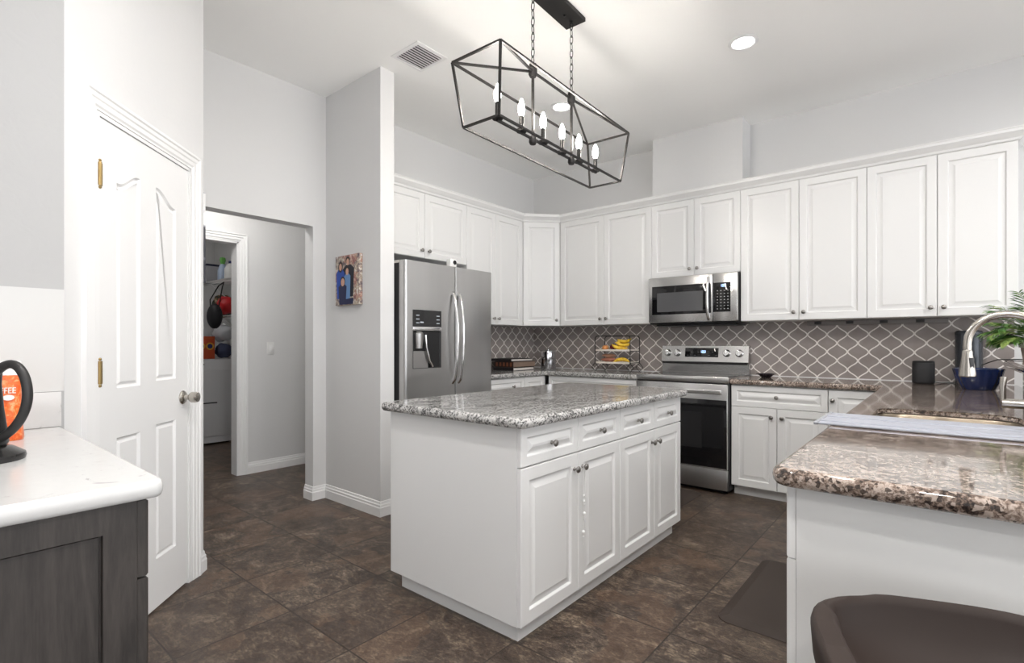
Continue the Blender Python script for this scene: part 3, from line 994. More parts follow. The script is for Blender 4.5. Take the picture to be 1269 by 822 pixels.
# ------------------------------------------------------------------ range
rg = thing('kitchen_range', 'stainless electric range with glass cooktop and four knobs', 'range', (-1.715, 4.6, 0))
RX0, RX1, RYF = -2.116, -1.312, 4.275
FR = frame((0, RYF + 0.03, 0), (1, 0, 0), (0, -1, 0))
MB().box(RX0, RX1, RYF + 0.031, 4.90, 0.03, 0.915, 0.002).build('body', M['dark_grey'], rg)
MB().box(RX0 + 0.03, RX1 - 0.03, RYF + 0.08, 4.86, 0, 0.0295).build('leveling_base', M['black'], rg, smooth=0)
ct = MB().box(RX0 - 0.002, RX1 + 0.002, RYF + 0.03, 4.845, 0.9155, 0.948, 0.004).build('cooktop_frame', M['steel_x'], rg)
MB().fbox(FR, RX0 - 0.002, RX1 + 0.002, 0.902, 0.955, 0.0005, 0.024, 0.008).build('front_rail', M['steel_x'], rg)
MB().box(RX0 + 0.02, RX1 - 0.02, RYF + 0.05, 4.80, 0.9482, 0.9535, 0.002).build('glass_top', M['black_glass'], rg)
# oven door
od = MB().fbox(FR, RX0 + 0.004, RX1 - 0.006, 0.205, 0.893, 0.0, 0.028, 0.005).build('oven_door', M['steel_x'], rg)
MB().fbox(FR, RX0 + 0.010, RX1 - 0.012, 0.212, 0.765, 0.0282, 0.0315, 0.002).build('door_glass', M['black_glass'], od)
MB().fbox(FR, RX0 + 0.17, RX1 - 0.21, 0.36, 0.66, 0.0316, 0.0320).build('oven_window', principled('oven_window', (0.016, 0.016, 0.017), 0.12), od, smooth=0)
mb = MB()
mb.fbox(FR, RX0 + 0.055, RX1 - 0.045, 0.815, 0.850, 0.048, 0.068, 0.008)
for a in (RX0 + 0.08, RX1 - 0.07):
    mb.fbox(FR, a - 0.014, a + 0.014, 0.82, 0.846, 0.0275, 0.050, 0.003)
mb.build('oven_handle', M['handle'], od)
dr = MB().fbox(FR, RX0 + 0.004, RX1 - 0.006, 0.035, 0.198, 0.0, 0.028, 0.005).build('storage_drawer', M['steel_v'], rg)
MB().fbox(FR, RX0 + 0.008, RX1 - 0.010, 0.199, 0.205, 0.002, 0.030).build('drawer_lip', M['steel_x'], dr, smooth=0)
# backguard
BY = 4.848
bgv = [(BY + 0.012, 0.9485), (BY + 0.005, 1.03), (BY - 0.012, 1.055), (BY + 0.012, 1.203), (BY + 0.04, 1.207), (4.915, 1.203), (4.915, 0.9485)]
mb = MB(); mb.rings([[Vector((x, y, z)) for y, z in bgv] for x in (RX0, RX1)])
bg = mb.build('backguard', M['steel_x'], rg, smooth=20)
MB().box(RX0 + 0.01, RX1 - 0.01, BY - 0.010, BY + 0.004, 1.0335, 1.048).build('shadow_gap', M['black'], bg, smooth=0)
n_ = Vector((0, -0.148, -0.024)).normalized(); n_ = Vector((0, -0.987, 0.16))
FG = lambda a, b, c: Vector((a, BY - 0.012 + 0.024 * (b - 1.055) / 0.148, b)) + n_ * c
MB().fbox(FG, -1.885, -1.575, 1.098, 1.182, 0.0005, 0.004, 0.001).build('display', M['black_glass'], bg)
mb = MB()
for k, s in enumerate(('rR', 'tblLrR', 'tblLrR')):
    seven_seg(mb, FG, -1.742 + k * 0.019, 1.135, 0.013, 0.024, 0.0041, 0.0047, s)
mb.build('clock_digits', M['led'], bg, smooth=0)
dmk = principled('display_marks', (0.2, 0.2, 0.21), 0.5)
for k in range(9):
    if k in (4, 5):
        continue
    MB().fbox(FG, -1.865 + k * 0.033, -1.848 + k * 0.033, 1.112 + 0.03 * (k % 2), 1.115 + 0.03 * (k % 2), 0.0041, 0.0044).build('display_mark', dmk, bg, smooth=0)
for x in (-2.055, -1.960, -1.500, -1.390):
    kb = MB().lathe([(0.034, 0.0005), (0.034, 0.006), (0.029, 0.010), (0.027, 0.030), (0.023, 0.034), (0, 0.034)], 26, FG(x, 1.135, 0), n_).build('knob', M['handle'], bg)
    MB().fbox(FG, x - 0.006, x + 0.006, 1.107, 1.163, 0.0345, 0.044, 0.002).build('knob_grip', M['chrome'], kb)

# ------------------------------------------------------------------ sink, rack, faucet
sk = thing('sink', 'stainless undermount sink bowl in the brown granite counter', 'sink', (0.01, 2.475, 0.70))
mb = MB()
hs = offset_poly(hole, -0.006)
rg_ = [[(x, y, ZT - 0.0195) for x, y in offset_poly(hole, -0.02)], [(x, y, ZT - 0.0195) for x, y in offset_poly(hole, -0.004)], [(x, y, ZT - 0.028) for x, y in offset_poly(hole, 0.002)], [(x, y, 0.74) for x, y in offset_poly(hole, 0.012)], [(x, y, 0.715) for x, y in offset_poly(hole, 0.035)], [(x, y, 0.712) for x, y in offset_poly(hole, 0.06)]]
mb.rings(rg_, cap0=False)
bowl = mb.build('basin', M['sink'], sk, smooth=60)
MB().lathe([(0.045, 0), (0.045, 0.003), (0.03, 0.004), (0.025, 0.001), (0, 0.001)], 24, (0.05, 2.48, 0.7125)).build('drain', M['chrome'], sk)

rk = thing('drying_rack', 'silver ridged roll-out rack lying across the near half of the sink', 'rack', (-0.03, 2.25, ZT))
n = 7
mb = MB()
for k in range(n):
    y = 2.120 + 0.0467 * k
    mb.box(-0.338, 0.335, y - 0.0215, y + 0.0215, ZT + 0.0012, ZT + (0.0125 if k in (1, 4) else 0.0095), 0.004, 2)
mb.build('slats', M['mat_metal'], rk, weld=False)
mb = MB()
for x in (-0.345, 0.336):
    mb.box(x - 0.004, x + 0.010, 2.090, 2.430, ZT + 0.0008, ZT + 0.011, 0.002, 1)
mb.build('end_bands', principled('grey_silicone', (0.33, 0.34, 0.37), 0.5), rk, weld=False)

fc = thing('faucet', 'brushed nickel gooseneck kitchen faucet with pull-down spray head', 'faucet', (0.29, 2.48, ZT))
FYc, FXb, FXc, FRad = 2.48, 0.278, 0.175, 0.103
MB().lathe([(0.031, 0.0005), (0.031, 0.006), (0.024, 0.016), (0.022, 0.10), (0.019, 0.115), (0.015, 0.12)], 24, (FXb, FYc, ZT)).build('base', M['nickel'], fc)
pts = [(FXb, FYc, ZT + 0.11), (FXb, FYc, 1.15)]
for k in range(15):
    a = PI * k / 14
    pts.append((FXc + FRad * math.cos(a), FYc, 1.228 + (FRad) * math.sin(a)))
pts.append((FXc - FRad, FYc, 1.205))
MB().tube(pts, 0.0125, 16).build('spout', M['nickel'], fc)
hd = MB().lathe([(0.0125, 0.0), (0.0145, -0.006), (0.0155, -0.02), (0.024, -0.085), (0.0245, -0.094), (0.021, -0.097), (0, -0.097)], 24, (FXc - FRad, FYc, 1.2045)).build('spray_head', M['nickel'], fc)
MB().fbox(frame((FXc - FRad, FYc, 1.155), (0.77, 0.64, 0), (0.64, -0.77, 0)), -0.008, 0.008, -0.028, 0.022, 0.008, 0.0205, 0.003).build('spray_button', M['dark_grey'], hd)
MB().tube([(FXb - 0.018, FYc - 0.0, 1.018), (FXb - 0.115, FYc, 1.020)], [0.017, 0.0165], 16).build('handle_barrel', M['nickel'], fc)
MB().tube([(FXb - 0.112, FYc, 1.028), (FXb - 0.113, FYc + 0.004, 1.075), (FXb - 0.110, FYc + 0.010, 1.110)], [0.008, 0.009, 0.010], 12).build('lever', M['nickel'], fc)

# ------------------------------------------------------------------ left counter: dark cabinet, quartz top, kettle, coffee
dk = thing('base_cabinet', 'dark grey stained shaker base cabinet under the white quartz at left', 'cabinet', (-1.8, 0.0, 0))
LX1, LYF, LZ0, LZ1 = -1.298, 0.348, 0.900, 0.938
MB().box(-2.38, LX1 - 0.021, -0.9, LYF - 0.022, 0.10, LZ0 - 0.001).build('body', M['grey_wood'], dk, smooth=0)
MB().box(-2.38, LX1 - 0.05, -0.85, LYF - 0.09, 0.0, 0.0995).build('toe_kick', M['grey_wood'], dk, smooth=0)
FE = frame((LX1 - 0.0205, 0, 0), (0, 1, 0), (1, 0, 0))
mb = MB()
ea0, ea1, eb0, eb1, rl = -0.34, LYF - 0.022, 0.10, LZ0 - 0.001, 0.058
mb.rings([[FE(a, b, c) for a, b in ((ea0 + d, eb0 + d), (ea1 - d, eb0 + d), (ea1 - d, eb1 - d * 1.0), (ea0 + d, eb1 - d))] for d, c in ((0, 0), (0, 0.019), (0.001, 0.020), (rl, 0.020), (rl + 0.001, 0.006), (rl + 0.004, 0.006), (rl + 0.005, 0.009))])
mb.build('end_panel', M['grey_wood'], dk, smooth=20)
FDK = frame((0, LYF - 0.0215, 0), (-1, 0, 0), (0, 1, 0))
for nm, z0, z1 in (('drawer', 0.735, LZ0 - 0.004), ('drawer', 0.42, 0.730), ('drawer', 0.105, 0.415)):
    mb = MB()
    a0, a1 = -(LX1 - 0.003), -(LX1 - 0.60)
    mb.rings([[FDK(a, b, c) for a, b in ((a0 + d, z0 + d), (a1 - d, z0 + d), (a1 - d, z1 - d), (a0 + d, z1 - d))] for d, c in ((0, 0), (0, 0.016), (0.003, 0.020), (0.05, 0.020), (0.051, 0.012), (0.053, 0.011))])
    f_ = mb.build(nm, M['grey_wood'], dk, smooth=20)
counter_top('countertop', 'white quartz countertop at left, holding the coffee and kettle', M['quartz'],
            [(-2.379, -0.9), (LX1 + 0.015, -0.9), (LX1 + 0.015, LYF + 0.025), (-2.379, LYF + 0.025)], [0, 0.01, 0.02, 0], z0=LZ0, z1=LZ1, bull=0.008)
tag(MB().box(-2.3815, -2.362, -0.9, 0.372, LZ1 + 0.001, 1.060, 0.002).build('backsplash', M['quartz']), 'low white quartz backsplash behind the coffee bag', 'backsplash')
struct(MB().box(-2.382, -2.3785, -0.9, 0.381, 1.061, 1.418).build('trim_6', principled('white_wall_panel', (0.60, 0.60, 0.59), 0.4), smooth=0))

RD = Vector((math.cos(YAW), math.sin(YAW), 0)); FD = Vector((-math.sin(YAW), math.cos(YAW), 0))
kc = Vector((-1.812, 0.137, LZ1))
kt = thing('electric_kettle', 'black electric kettle with big loop handle at the left edge', 'kettle', kc)
MB().lathe([(0.078, 0.0005), (0.080, 0.008), (0.078, 0.016), (0.056, 0.032), (0.045, 0.036), (0, 0.036)], 36, kc).build('base', principled('kettle_black', (0.018, 0.017, 0.017), 0.22), kt)
MB().lathe([(0.044, 0.037), (0.048, 0.045), (0.045, 0.07), (0.038, 0.13), (0.034, 0.19), (0.036, 0.225), (0.030, 0.24), (0.012, 0.246), (0.010, 0.258), (0, 0.26)], 36, kc).build('body', M['black'], kt)
hp = []
for s, z in ((0.030, 0.218), (0.058, 0.242), (0.084, 0.240), (0.104, 0.214), (0.113, 0.172), (0.109, 0.135), (0.092, 0.098), (0.066, 0.070), (0.038, 0.054)):
    hp.append(kc + RD * s + Vector((0, 0, z)))
fine = []
for i in range(len(hp) - 1):
    for k in range(4):
        fine.append(hp[i].lerp(hp[i + 1], k / 4))
fine.append(hp[-1])
for _ in range(6):
    fine = [fine[0]] + [(fine[i - 1] + fine[i] * 2 + fine[i + 1]) / 4 for i in range(1, len(fine) - 1)] + [fine[-1]]
MB().tube(fine, 0.0105, 14).build('handle', principled('kettle_handle', (0.022, 0.021, 0.021), 0.4), kt)

# coffee bag
cb = thing('coffee_bag', 'orange bag of coffee with white lettering behind the kettle', 'bag', (-2.16, 0.16, LZ1))
cc = Vector((-2.170, 0.1605, LZ1)); cu = Vector((0.30, 0.954, 0)).normalized(); cn = Vector((0.954, -0.30, 0)).normalized()
FCB = frame(cc, cu, cn)
M['orange'] = principled('orange_foil', (0.78, 0.14, 0.025), 0.32)
_t = NT(M['orange']); _t.color(_t.ramp(_t.noise(_t.coord(), 45, 4, 0.6, 1.0), [(0.40, (0.70, 0.10, 0.015)), (0.52, (0.80, 0.16, 0.03)), (0.62, (0.86, 0.36, 0.16))])); _t.bump(_t.noise(_t.coord(), 30, 3), 0.5, 0.01)
mb = MB()
rings = []
for z, hw, hd_ in ((0.0005, 0.092, 0.030), (0.006, 0.094, 0.034), (0.05, 0.090, 0.038), (0.11, 0.088, 0.034), (0.16, 0.088, 0.024), (0.195, 0.088, 0.012)):
    rings.append([FCB(hw * math.copysign(abs(math.cos(a)) ** 0.45, math.cos(a)), z, hd_ * math.copysign(abs(math.sin(a)) ** 0.7, math.sin(a))) for a in [2 * PI * k / 32 for k in range(32)]])
mb.rings(rings)
mb.build('pouch', M['orange'], cb, smooth=60)
mb = MB()
mb.rings([[FCB(a, z, c) for a, c in ((-0.088, -d), (0.088, -d), (0.088, d), (-0.088, d))] for z, d in ((0.1955, 0.011), (0.215, 0.004), (0.238, 0.003))])
mb.build('folded_top', principled('white_paper_fold', (0.8, 0.79, 0.78), 0.5), cb)
FT = lambda a, b, c: FCB(a, b, 0.0372 - (max(0, b - 0.075) * 0.10) + c)
text_mesh('lettering', 'COFFEE', lambda a, b, c: FT(a + 0.050, b * 1.35 + 0.150, c - 0.002), 0.0185, 0.003, M['white_plastic'], cb)
mb = MB()
for (ca, czz, rx, rz) in ((0.066, 0.130, 0.013, 0.008), (0.040, 0.130, 0.006, 0.009)):
    mb.rings([[FT(ca + rx * math.cos(2 * PI * k / 20), czz + rz * math.sin(2 * PI * k / 20), c) for k in range(20)] for c in (-0.002, 0.0025)])
mb.fbox(FT, -0.03, 0.07, 0.034, 0.037, -0.002, 0.003)
mb.build('white_emblem', M['white_plastic'], cb, weld=False)

# ------------------------------------------------------------------ chandelier
ch = thing('chandelier', 'black open-cage lantern chandelier with six lit candle bulbs over the island', 'chandelier', (-1.71, 2.413, 2.29))
CYAW = math.radians(1.7)
FCH = lambda a, b, c: Vector((-1.705 + a * math.cos(CYAW) - b * math.sin(CYAW), 2.410 + a * math.sin(CYAW) + b * math.cos(CYAW), c))
T = [(-0.153, -0.660), (0.153, -0.660), (0.153, 0.660), (-0.153, 0.660)]
B = [(-0.113, -0.622), (0.113, -0.622), (0.113, 0.622), (-0.113, 0.622)]
ZT_, ZB_, ZH = 2.603, 2.287, 2.700
mb = MB()
r = 0.0072
for i in range(4):
    j = (i + 1) % 4
    mb.tube([FCH(*T[i], ZT_), FCH(*T[j], ZT_)], r, 4, sq=True)
    mb.tube([FCH(*B[i], ZB_), FCH(*B[j], ZB_)], r, 4, sq=True)
    mb.tube([FCH(*T[i], ZT_), FCH(*B[i], ZB_)], r, 4, sq=True)
    h = FCH(0, -0.198 if T[i][1] < 0 else 0.198, ZH)
    mb.tube([FCH(*T[i], ZT_), h], r, 4, sq=True)
mb.tube([FCH(0, -0.198, ZH), FCH(0, 0.198, ZH)], r, 4, sq=True)
mb.build('cage', M['iron'], ch, weld=False, smooth=0)
for b in (-0.198, 0.198):
    mb = MB()
    mb.lathe([(0.010, 0.045), (0.020, 0.040), (0.024, 0.02), (0.024, -0.015), (0.016, -0.03), (0, -0.03)], 16, FCH(0, b, ZH))
    mb.tube([FCH(0, b, ZH - 0.02), FCH(0, b, 2.335)], 0.008, 10)
    mb.lathe([(0.0, 0.030), (0.020, 0.028), (0.022, 0.0), (0.016, -0.012), (0, -0.012)], 16, FCH(0, b, 2.318))
    mb.build('hub_rod', M['iron'], ch, weld=False)
MB().tube([FCH(0, -0.502, 2.335), FCH(0, 0.502, 2.335)], 0.008, 4, sq=True).build('lamp_bar', M['iron'], ch, smooth=0)
M['bulb_glass'] = M['bulb']
for b in (-0.497, -0.300, -0.100, 0.094, 0.286, 0.492):
    cd = MB().lathe([(0.026, 0.0), (0.028, 0.012), (0.012, 0.016), (0.0115, 0.085), (0, 0.085)], 16, FCH(0, b, 2.340)).build('candle_socket', M['iron'], ch)
    MB().lathe([(0.010, 0.0), (0.017, 0.022), (0.0185, 0.038), (0.014, 0.062), (0.006, 0.085), (0.0, 0.092)], 14, FCH(0, b, 2.4255)).build('bulb', M['bulb'], cd)


def chain(b, z0, z1):
    mb = MB()
    n = 10; L = (z1 - z0) / n
    for k in range(n):
        c = FCH(0, b, z0 + (k + 0.5) * L)
        d = Vector((1, 0, 0)) if k % 2 else Vector((0, 1, 0))
        mb.tube([c + d * (0.0100 * math.cos(q)) + Vector((0, 0, 0.62 * L * math.sin(q))) for q in [2 * PI * i / 14 for i in range(14)]], 0.0022, 6, closed=True)
    mb.build('chain', M['iron'], ch, weld=False)


chain(-0.198, ZH + 0.04, 3.160); chain(0.198, ZH + 0.04, 3.160)
cp = MB().fbox(lambda a, b, c: FCH(a, b, c), -0.068, 0.068, -0.250, 0.250, 3.165, ZC - 0.0003, 0.003).build('canopy', M['iron'], ch)
mb = MB()
for b in (-0.198, 0.198):
    mb.lathe([(0.010, 0), (0.010, -0.012), (0.004, -0.016), (0, -0.016)], 14, FCH(0, b, 3.165))
mb.lathe([(0.007, 0), (0.007, -0.006), (0, -0.008)], 12, FCH(0, 0.12, 3.165))
mb.build('canopy_screws', M['black'], cp, weld=False)

# ------------------------------------------------------------------ ceiling fittings
def downlight(x, y, label, lens='lens_fill'):
    d = thing('ceiling_downlight', label, 'light', (x, y, ZC), 'recessed ceiling downlights')
    MB().lathe([(0.092, -0.0005), (0.092, -0.004), (0.072, -0.010), (0.066, -0.006), (0.066, -0.0005)], 40, (x, y, ZC)).build('trim_ring', M['trim'], d)
    MB().lathe([(0.064, -0.0006), (0.064, -0.0045), (0.05, -0.0060), (0, -0.0065)], 40, (x, y, ZC)).build('lens', M[lens], d)


downlight(-0.99, 3.535, 'lit round recessed ceiling light at right, clear of the chandelier', 'lens')
downlight(-2.416, 3.535, 'lit round recessed ceiling light seen through the chandelier cage', 'lens')
downlight(-0.99, 0.6, 'added unseen ceiling fill light above the stool end of the room')  # out-of-view downlights from here are added fill for the island and peninsula
downlight(-2.0, 1.0, 'added unseen ceiling fill light near the pantry door', 'lens')
downlight(-0.35, 1.55, 'added unseen ceiling fill light above the sink peninsula')
downlight(1.2, 3.2, 'added unseen ceiling fill light beyond the raised bar')
downlight(0.5, 0.2, 'added unseen ceiling fill light behind the stool')
downlight(0.8, -1.2, 'added unseen ceiling fill light over the room behind the camera')
vt = thing('ceiling_vent', 'white louvred air vent in the ceiling left of the chandelier', 'vent', (-2.745, 2.295, ZC))
VX0, VX1, VY0, VY1 = -2.885, -2.605, 2.165, 2.430
mb = MB()
o_, i_ = [(VX0, VY0), (VX1, VY0), (VX1, VY1), (VX0, VY1)], [(VX0 + .025, VY0 + .025), (VX1 - .025, VY0 + .025), (VX1 - .025, VY1 - .025), (VX0 + .025, VY1 - .025)]
mb.rings([[(x, y, z) for x, y in p] for p, z in ((o_, ZC - 0.0005), (o_, ZC - 0.005), (i_, ZC - 0.009), (i_, ZC - 0.0005))], closed=True)
mb.build('vent_frame', M['trim'], vt, smooth=0)
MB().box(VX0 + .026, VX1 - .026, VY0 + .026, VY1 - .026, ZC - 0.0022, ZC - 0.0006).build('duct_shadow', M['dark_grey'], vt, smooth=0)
for k in range(9):
    x = VX0 + 0.040 + k * 0.0245
    mb = MB()
    mb.rings([[Vector((x + a, y, ZC + z)) for a, z in ((-0.010, -0.0035), (0.008, -0.0095), (0.010, -0.0085), (-0.008, -0.0025))] for y in (VY0 + .027, VY1 - .027)])
    mb.build('louvre', M['trim'], vt, smooth=0)

# ------------------------------------------------------------------ wall pieces
sw = thing('light_switch', 'white rocker light switch on the grey hall wall', 'switch', (-5.0, 2.332, 1.12))
FSW = frame((-5.0, 2.332, 1.178), (0, 1, 0), (1, 0, 0))
MB().fbox(FSW, -0.036, 0.036, -0.060, 0.060, 0.0005, 0.006, 0.002).build('plate', M['white_plastic'], sw)
MB().fbox(FSW, -0.016, 0.016, -0.034, 0.034, 0.0062, 0.010, 0.002).build('rocker', M['trim'], sw)

# family photo canvas on the stub wall
cv = thing('photo_canvas', 'small canvas print of four people in blue on the stub wall', 'picture', (-3.42, 2.19, 1.515))
FV = frame((-3.422, 2.1985, 1.515), (1, 0, 0), (0, -1, 0))
W2, H2, TH = 0.157, 0.375, 0.030
M['photo_bg'] = principled('photo_foliage', (0.3, 0.25, 0.2), 0.5)
_t = NT(M['photo_bg'])
_a = _t.noise(_t.coord(), 34, 5, 0.75)
_b = _t.noise(_t.coord(loc=(5, 3, 1)), 14, 3, 0.6)
_c = _t.ramp(_a, [(0.34, (0.05, 0.04, 0.06)), (0.46, (0.26, 0.20, 0.20)), (0.54, (0.50, 0.42, 0.30)), (0.64, (0.72, 0.70, 0.72))])
_t.color(_t.mix(_t.math('MULTIPLY', _t.math('GREATER_THAN', _b, 0.56), 0.35), _c, (0.42, 0.08, 0.05)))
MB().fbox(FV, -W2, W2, 0, H2, 0, TH, 0.002).build('canvas', M['photo_bg'], cv)


def flat(name, polys, mat, c):
    mb = MB()
    for i, p in enumerate(polys):
        mb.rings([[FV(a, b, z) for a, b in p] for z in (TH + 0.0002, TH + c + i * 0.00006)])
    return mb.build(name, mat, cv, weld=False, smooth=0)


def ell(cx_, cz, rx, rz, n=18):
    return [(cx_ + rx * math.cos(2 * PI * k / n), cz + rz * math.sin(2 * PI * k / n)) for k in range(n)]


def body_shape(cx_, z0, z1, w, sh):
    return [(cx_ - w * .8, z0), (cx_ + w * .8, z0), (cx_ + w * .9, z0 + (z1 - z0) * .5), (cx_ + w, z1 - sh), (cx_ + w * .45, z1), (cx_ - w * .45, z1), (cx_ - w, z1 - sh), (cx_ - w * .9, z0 + (z1 - z0) * .5)]


flat('dark_coats', [body_shape(0.020, 0.06, 0.300, 0.075, 0.03)], principled('photo_black', (0.014, 0.014, 0.024), 0.5), 0.0005)
flat('blue_coat', [body_shape(-0.088, 0.05, 0.275, 0.055, 0.03)], principled('photo_blue', (0.014, 0.065, 0.36), 0.5), 0.0007)
flat('pale_blue_clothes', [body_shape(0.005, 0.02, 0.235, 0.042, 0.02)], principled('photo_pale_blue', (0.13, 0.26, 0.50), 0.5), 0.0009)
flat('navy_clothes', [body_shape(-0.058, 0.012, 0.160, 0.055, 0.02), [(-0.1, 0.005), (0.08, 0.005), (0.085, 0.05), (-0.1, 0.04)]], principled('photo_navy', (0.012, 0.016, 0.065), 0.5), 0.0011)
hair_m = principled('photo_hair', (0.03, 0.018, 0.014), 0.5)
skin_m = principled('photo_skin', (0.62, 0.36, 0.26), 0.5)
for hx, hz, rx, rz, fx, fz, qx, qz in ((0.012, 0.333, 0.027, 0.030, 0.012, 0.322, 0.018, 0.025), (-0.086, 0.292, 0.030, 0.042, -0.086, 0.290, 0.019, 0.027),
                                       (0.004, 0.258, 0.025, 0.030, 0.004, 0.250, 0.019, 0.026), (-0.055, 0.180, 0.032, 0.038, -0.055, 0.174, 0.024, 0.030)):
    flat('printed_hair', [ell(hx, hz, rx, rz)], hair_m, 0.0013)
    flat('printed_face', [ell(fx, fz, qx, qz)], skin_m, 0.0016)

# second canvas on the pantry return, seen edge-on
mb = MB().box(-3.46, -3.098, c0.y + 0.0008, c0.y + 0.022, 1.56, 2.055, 0.002)
M['print2'] = principled('pale_print', (0.7, 0.7, 0.7), 0.5)
_t = NT(M['print2'])
_t.color(_t.ramp(_t.noise(_t.coord(), 7, 2, 0.5), [(0.44, (0.035, 0.035, 0.045)), (0.50, (0.35, 0.36, 0.40)), (0.53, (0.76, 0.76, 0.76))]))
tag(mb.build('wall_print', M['print2']), 'narrow edge of a black and white print on the pantry corner', 'picture')

# outlet in the bar riser
ol = thing('wall_outlet', 'white outlet plate on the granite riser below the bar ledge', 'outlet', (0.394, 4.05, 0.98))
FO = frame((0.3947, 3.99, 1.005), (0, 1, 0), (-1, 0, 0))
MB().fbox(FO, -0.058, 0.058, -0.036, 0.036, 0.0003, 0.006, 0.002).build('plate', M['white_plastic'], ol)
MB().fbox(FO, -0.034, 0.034, -0.016, 0.016, 0.0062, 0.009, 0.001).build('socket', M['trim'], ol)

# ------------------------------------------------------------------ counter objects
# books
def book(name, label, x0, x1, y0, y1, z0, z1, cov, page, spine_mat=None):
    t = thing(name, label, 'book', ((x0 + x1) / 2, (y0 + y1) / 2, z0), 'books stacked on the corner counter')
    mb = MB()
    mb.box(x0, x1, y0, y1, z0, z0 + 0.004); mb.box(x0, x1, y0, y1, z1 - 0.004, z1); mb.box(x0, x1, y0, y0 + 0.006, z0 + 0.004, z1 - 0.004)
    mb.build('cover', cov, t, smooth=0, weld=False)
    MB().box(x0 + 0.004, x1 - 0.006, y0 + 0.0065, y1 - 0.006, z0 + 0.0045, z1 - 0.0045).build('pages', page, t, smooth=0)
    return t


pg = principled('pale_pages', (0.70, 0.66, 0.62), 0.7)
pgb = principled('brown_pages', (0.24, 0.17, 0.13), 0.7)
z = ZT + 0.0008
blk = principled('black_book_cloth', (0.014, 0.012, 0.013), 0.5)
brn = principled('dark_brown_leather', (0.030, 0.014, 0.010), 0.45)
book('book', 'thin dark book with pale pages, bottom of the corner stack', -3.66, -3.385, 4.075, 4.43, z, z + 0.034, blk, pg)
bk = book('book', 'thick brown book with gilt spine in the middle of the stack', -3.65, -3.395, 4.085, 4.47, z + 0.0345, z + 0.096, brn, pgb)
gilt = principled('dull_gilt', (0.20, 0.07, 0.035), 0.4)
for k in range(5):
    MB().box(-3.63 + k * 0.048, -3.604 + k * 0.048, 4.0838, 4.0848, z + 0.045, z + 0.085).build('gilt_mark', gilt, bk, smooth=0)
book('book', 'thin black book with white pages on top of the stack', -3.70, -3.405, 4.065, 4.43, z + 0.0965, z + 0.124, blk, pg)

# steel canister
cn_ = thing('canister', 'tall stainless lidded canister in the back corner beside the books', 'canister', (-3.335, 4.62, ZT))
MB().lathe([(0.082, 0.0008), (0.084, 0.005), (0.084, 0.180), (0.083, 0.185)], 36, (-3.335, 4.62, ZT)).build('body', principled('polished_steel', (0.55, 0.55, 0.57), 0.12, 1.0), cn_)
MB().lathe([(0.086, 0.1855), (0.086, 0.200), (0.078, 0.208), (0.02, 0.212), (0.010, 0.213), (0.010, 0.220), (0.016, 0.227), (0.010, 0.232), (0, 0.232)], 36, (-3.335, 4.62, ZT)).build('lid', M['chrome'], cn_)

# fruit stand
FSX0, FSX1, FSY0, FSY1 = -2.705, -2.315, 4.56, 4.76
fs = thing('fruit_stand', 'two-tier black wire fruit stand with pale wooden trays', 'stand', (-2.51, 4.66, ZT))
mb = MB()
for y in (FSY0, FSY1):
    pts = [(FSX0, y, 1.03), (FSX0, y, 1.27)] + [(FSX0 + 0.03 - 0.03 * math.cos(PI / 2 * k / 5), y, 1.27 + 0.03 * math.sin(PI / 2 * k / 5)) for k in range(1, 6)]
    pts += [(FSX1 - 0.03 + 0.03 * math.sin(PI / 2 * k / 5), y, 1.27 + 0.03 * math.cos(PI / 2 * k / 5)) for k in range(0, 6)] + [(FSX1, y, 1.03)]
    mb.tube(pts, 0.0045, 8)
for x in (FSX0, FSX1):
    for y in (FSY0, FSY1):
        mb.tube([(x, y, 1.032), (x - 0.038, y, 0.985), (x, y, ZT + 0.005), (x + 0.038, y, 0.985), (x, y, 1.032)], 0.004, 6)
    mb.tube([(x, FSY0, 1.034), (x, FSY1, 1.034)], 0.004, 6)
    mb.tube([(x, FSY0, 1.148), (x, FSY1, 1.148)], 0.004, 6)
mb.build('wire_frame', M['iron'], fs, weld=False)
M['pale_wood'] = wood('pale_wood', (0.66, 0.60, 0.52), (0.80, 0.75, 0.68), axis='X')
for z0 in (1.024, 1.148):
    mb = MB()
    mb.box(FSX0 + 0.005, FSX1 - 0.005, FSY0 + 0.005, FSY1 - 0.005, z0, z0 + 0.008)
    for (x0, x1, y0, y1) in ((FSX0 + 0.005, FSX1 - 0.005, FSY0 + 0.005, FSY0 + 0.011), (FSX0 + 0.005, FSX1 - 0.005, FSY1 - 0.011, FSY1 - 0.005), (FSX0 + .005, FSX0 + .011, FSY0 + .011, FSY1 - .011), (FSX1 - .011, FSX1 - .005, FSY0 + .011, FSY1 - .011)):
        mb.box(x0, x1, y0, y1, z0 + 0.0079, z0 + 0.018)
    mb.build('tray', M['pale_wood'], fs, smooth=0, weld=False)
M['banana'] = principled('banana_skin', (0.80, 0.52, 0.045), 0.45)
_t = NT(M['banana']); _t.color(_t.ramp(_t.noise(_t.coord(), 40, 3), [(0.35, (0.62, 0.36, 0.03)), (0.55, (0.82, 0.55, 0.05))]))


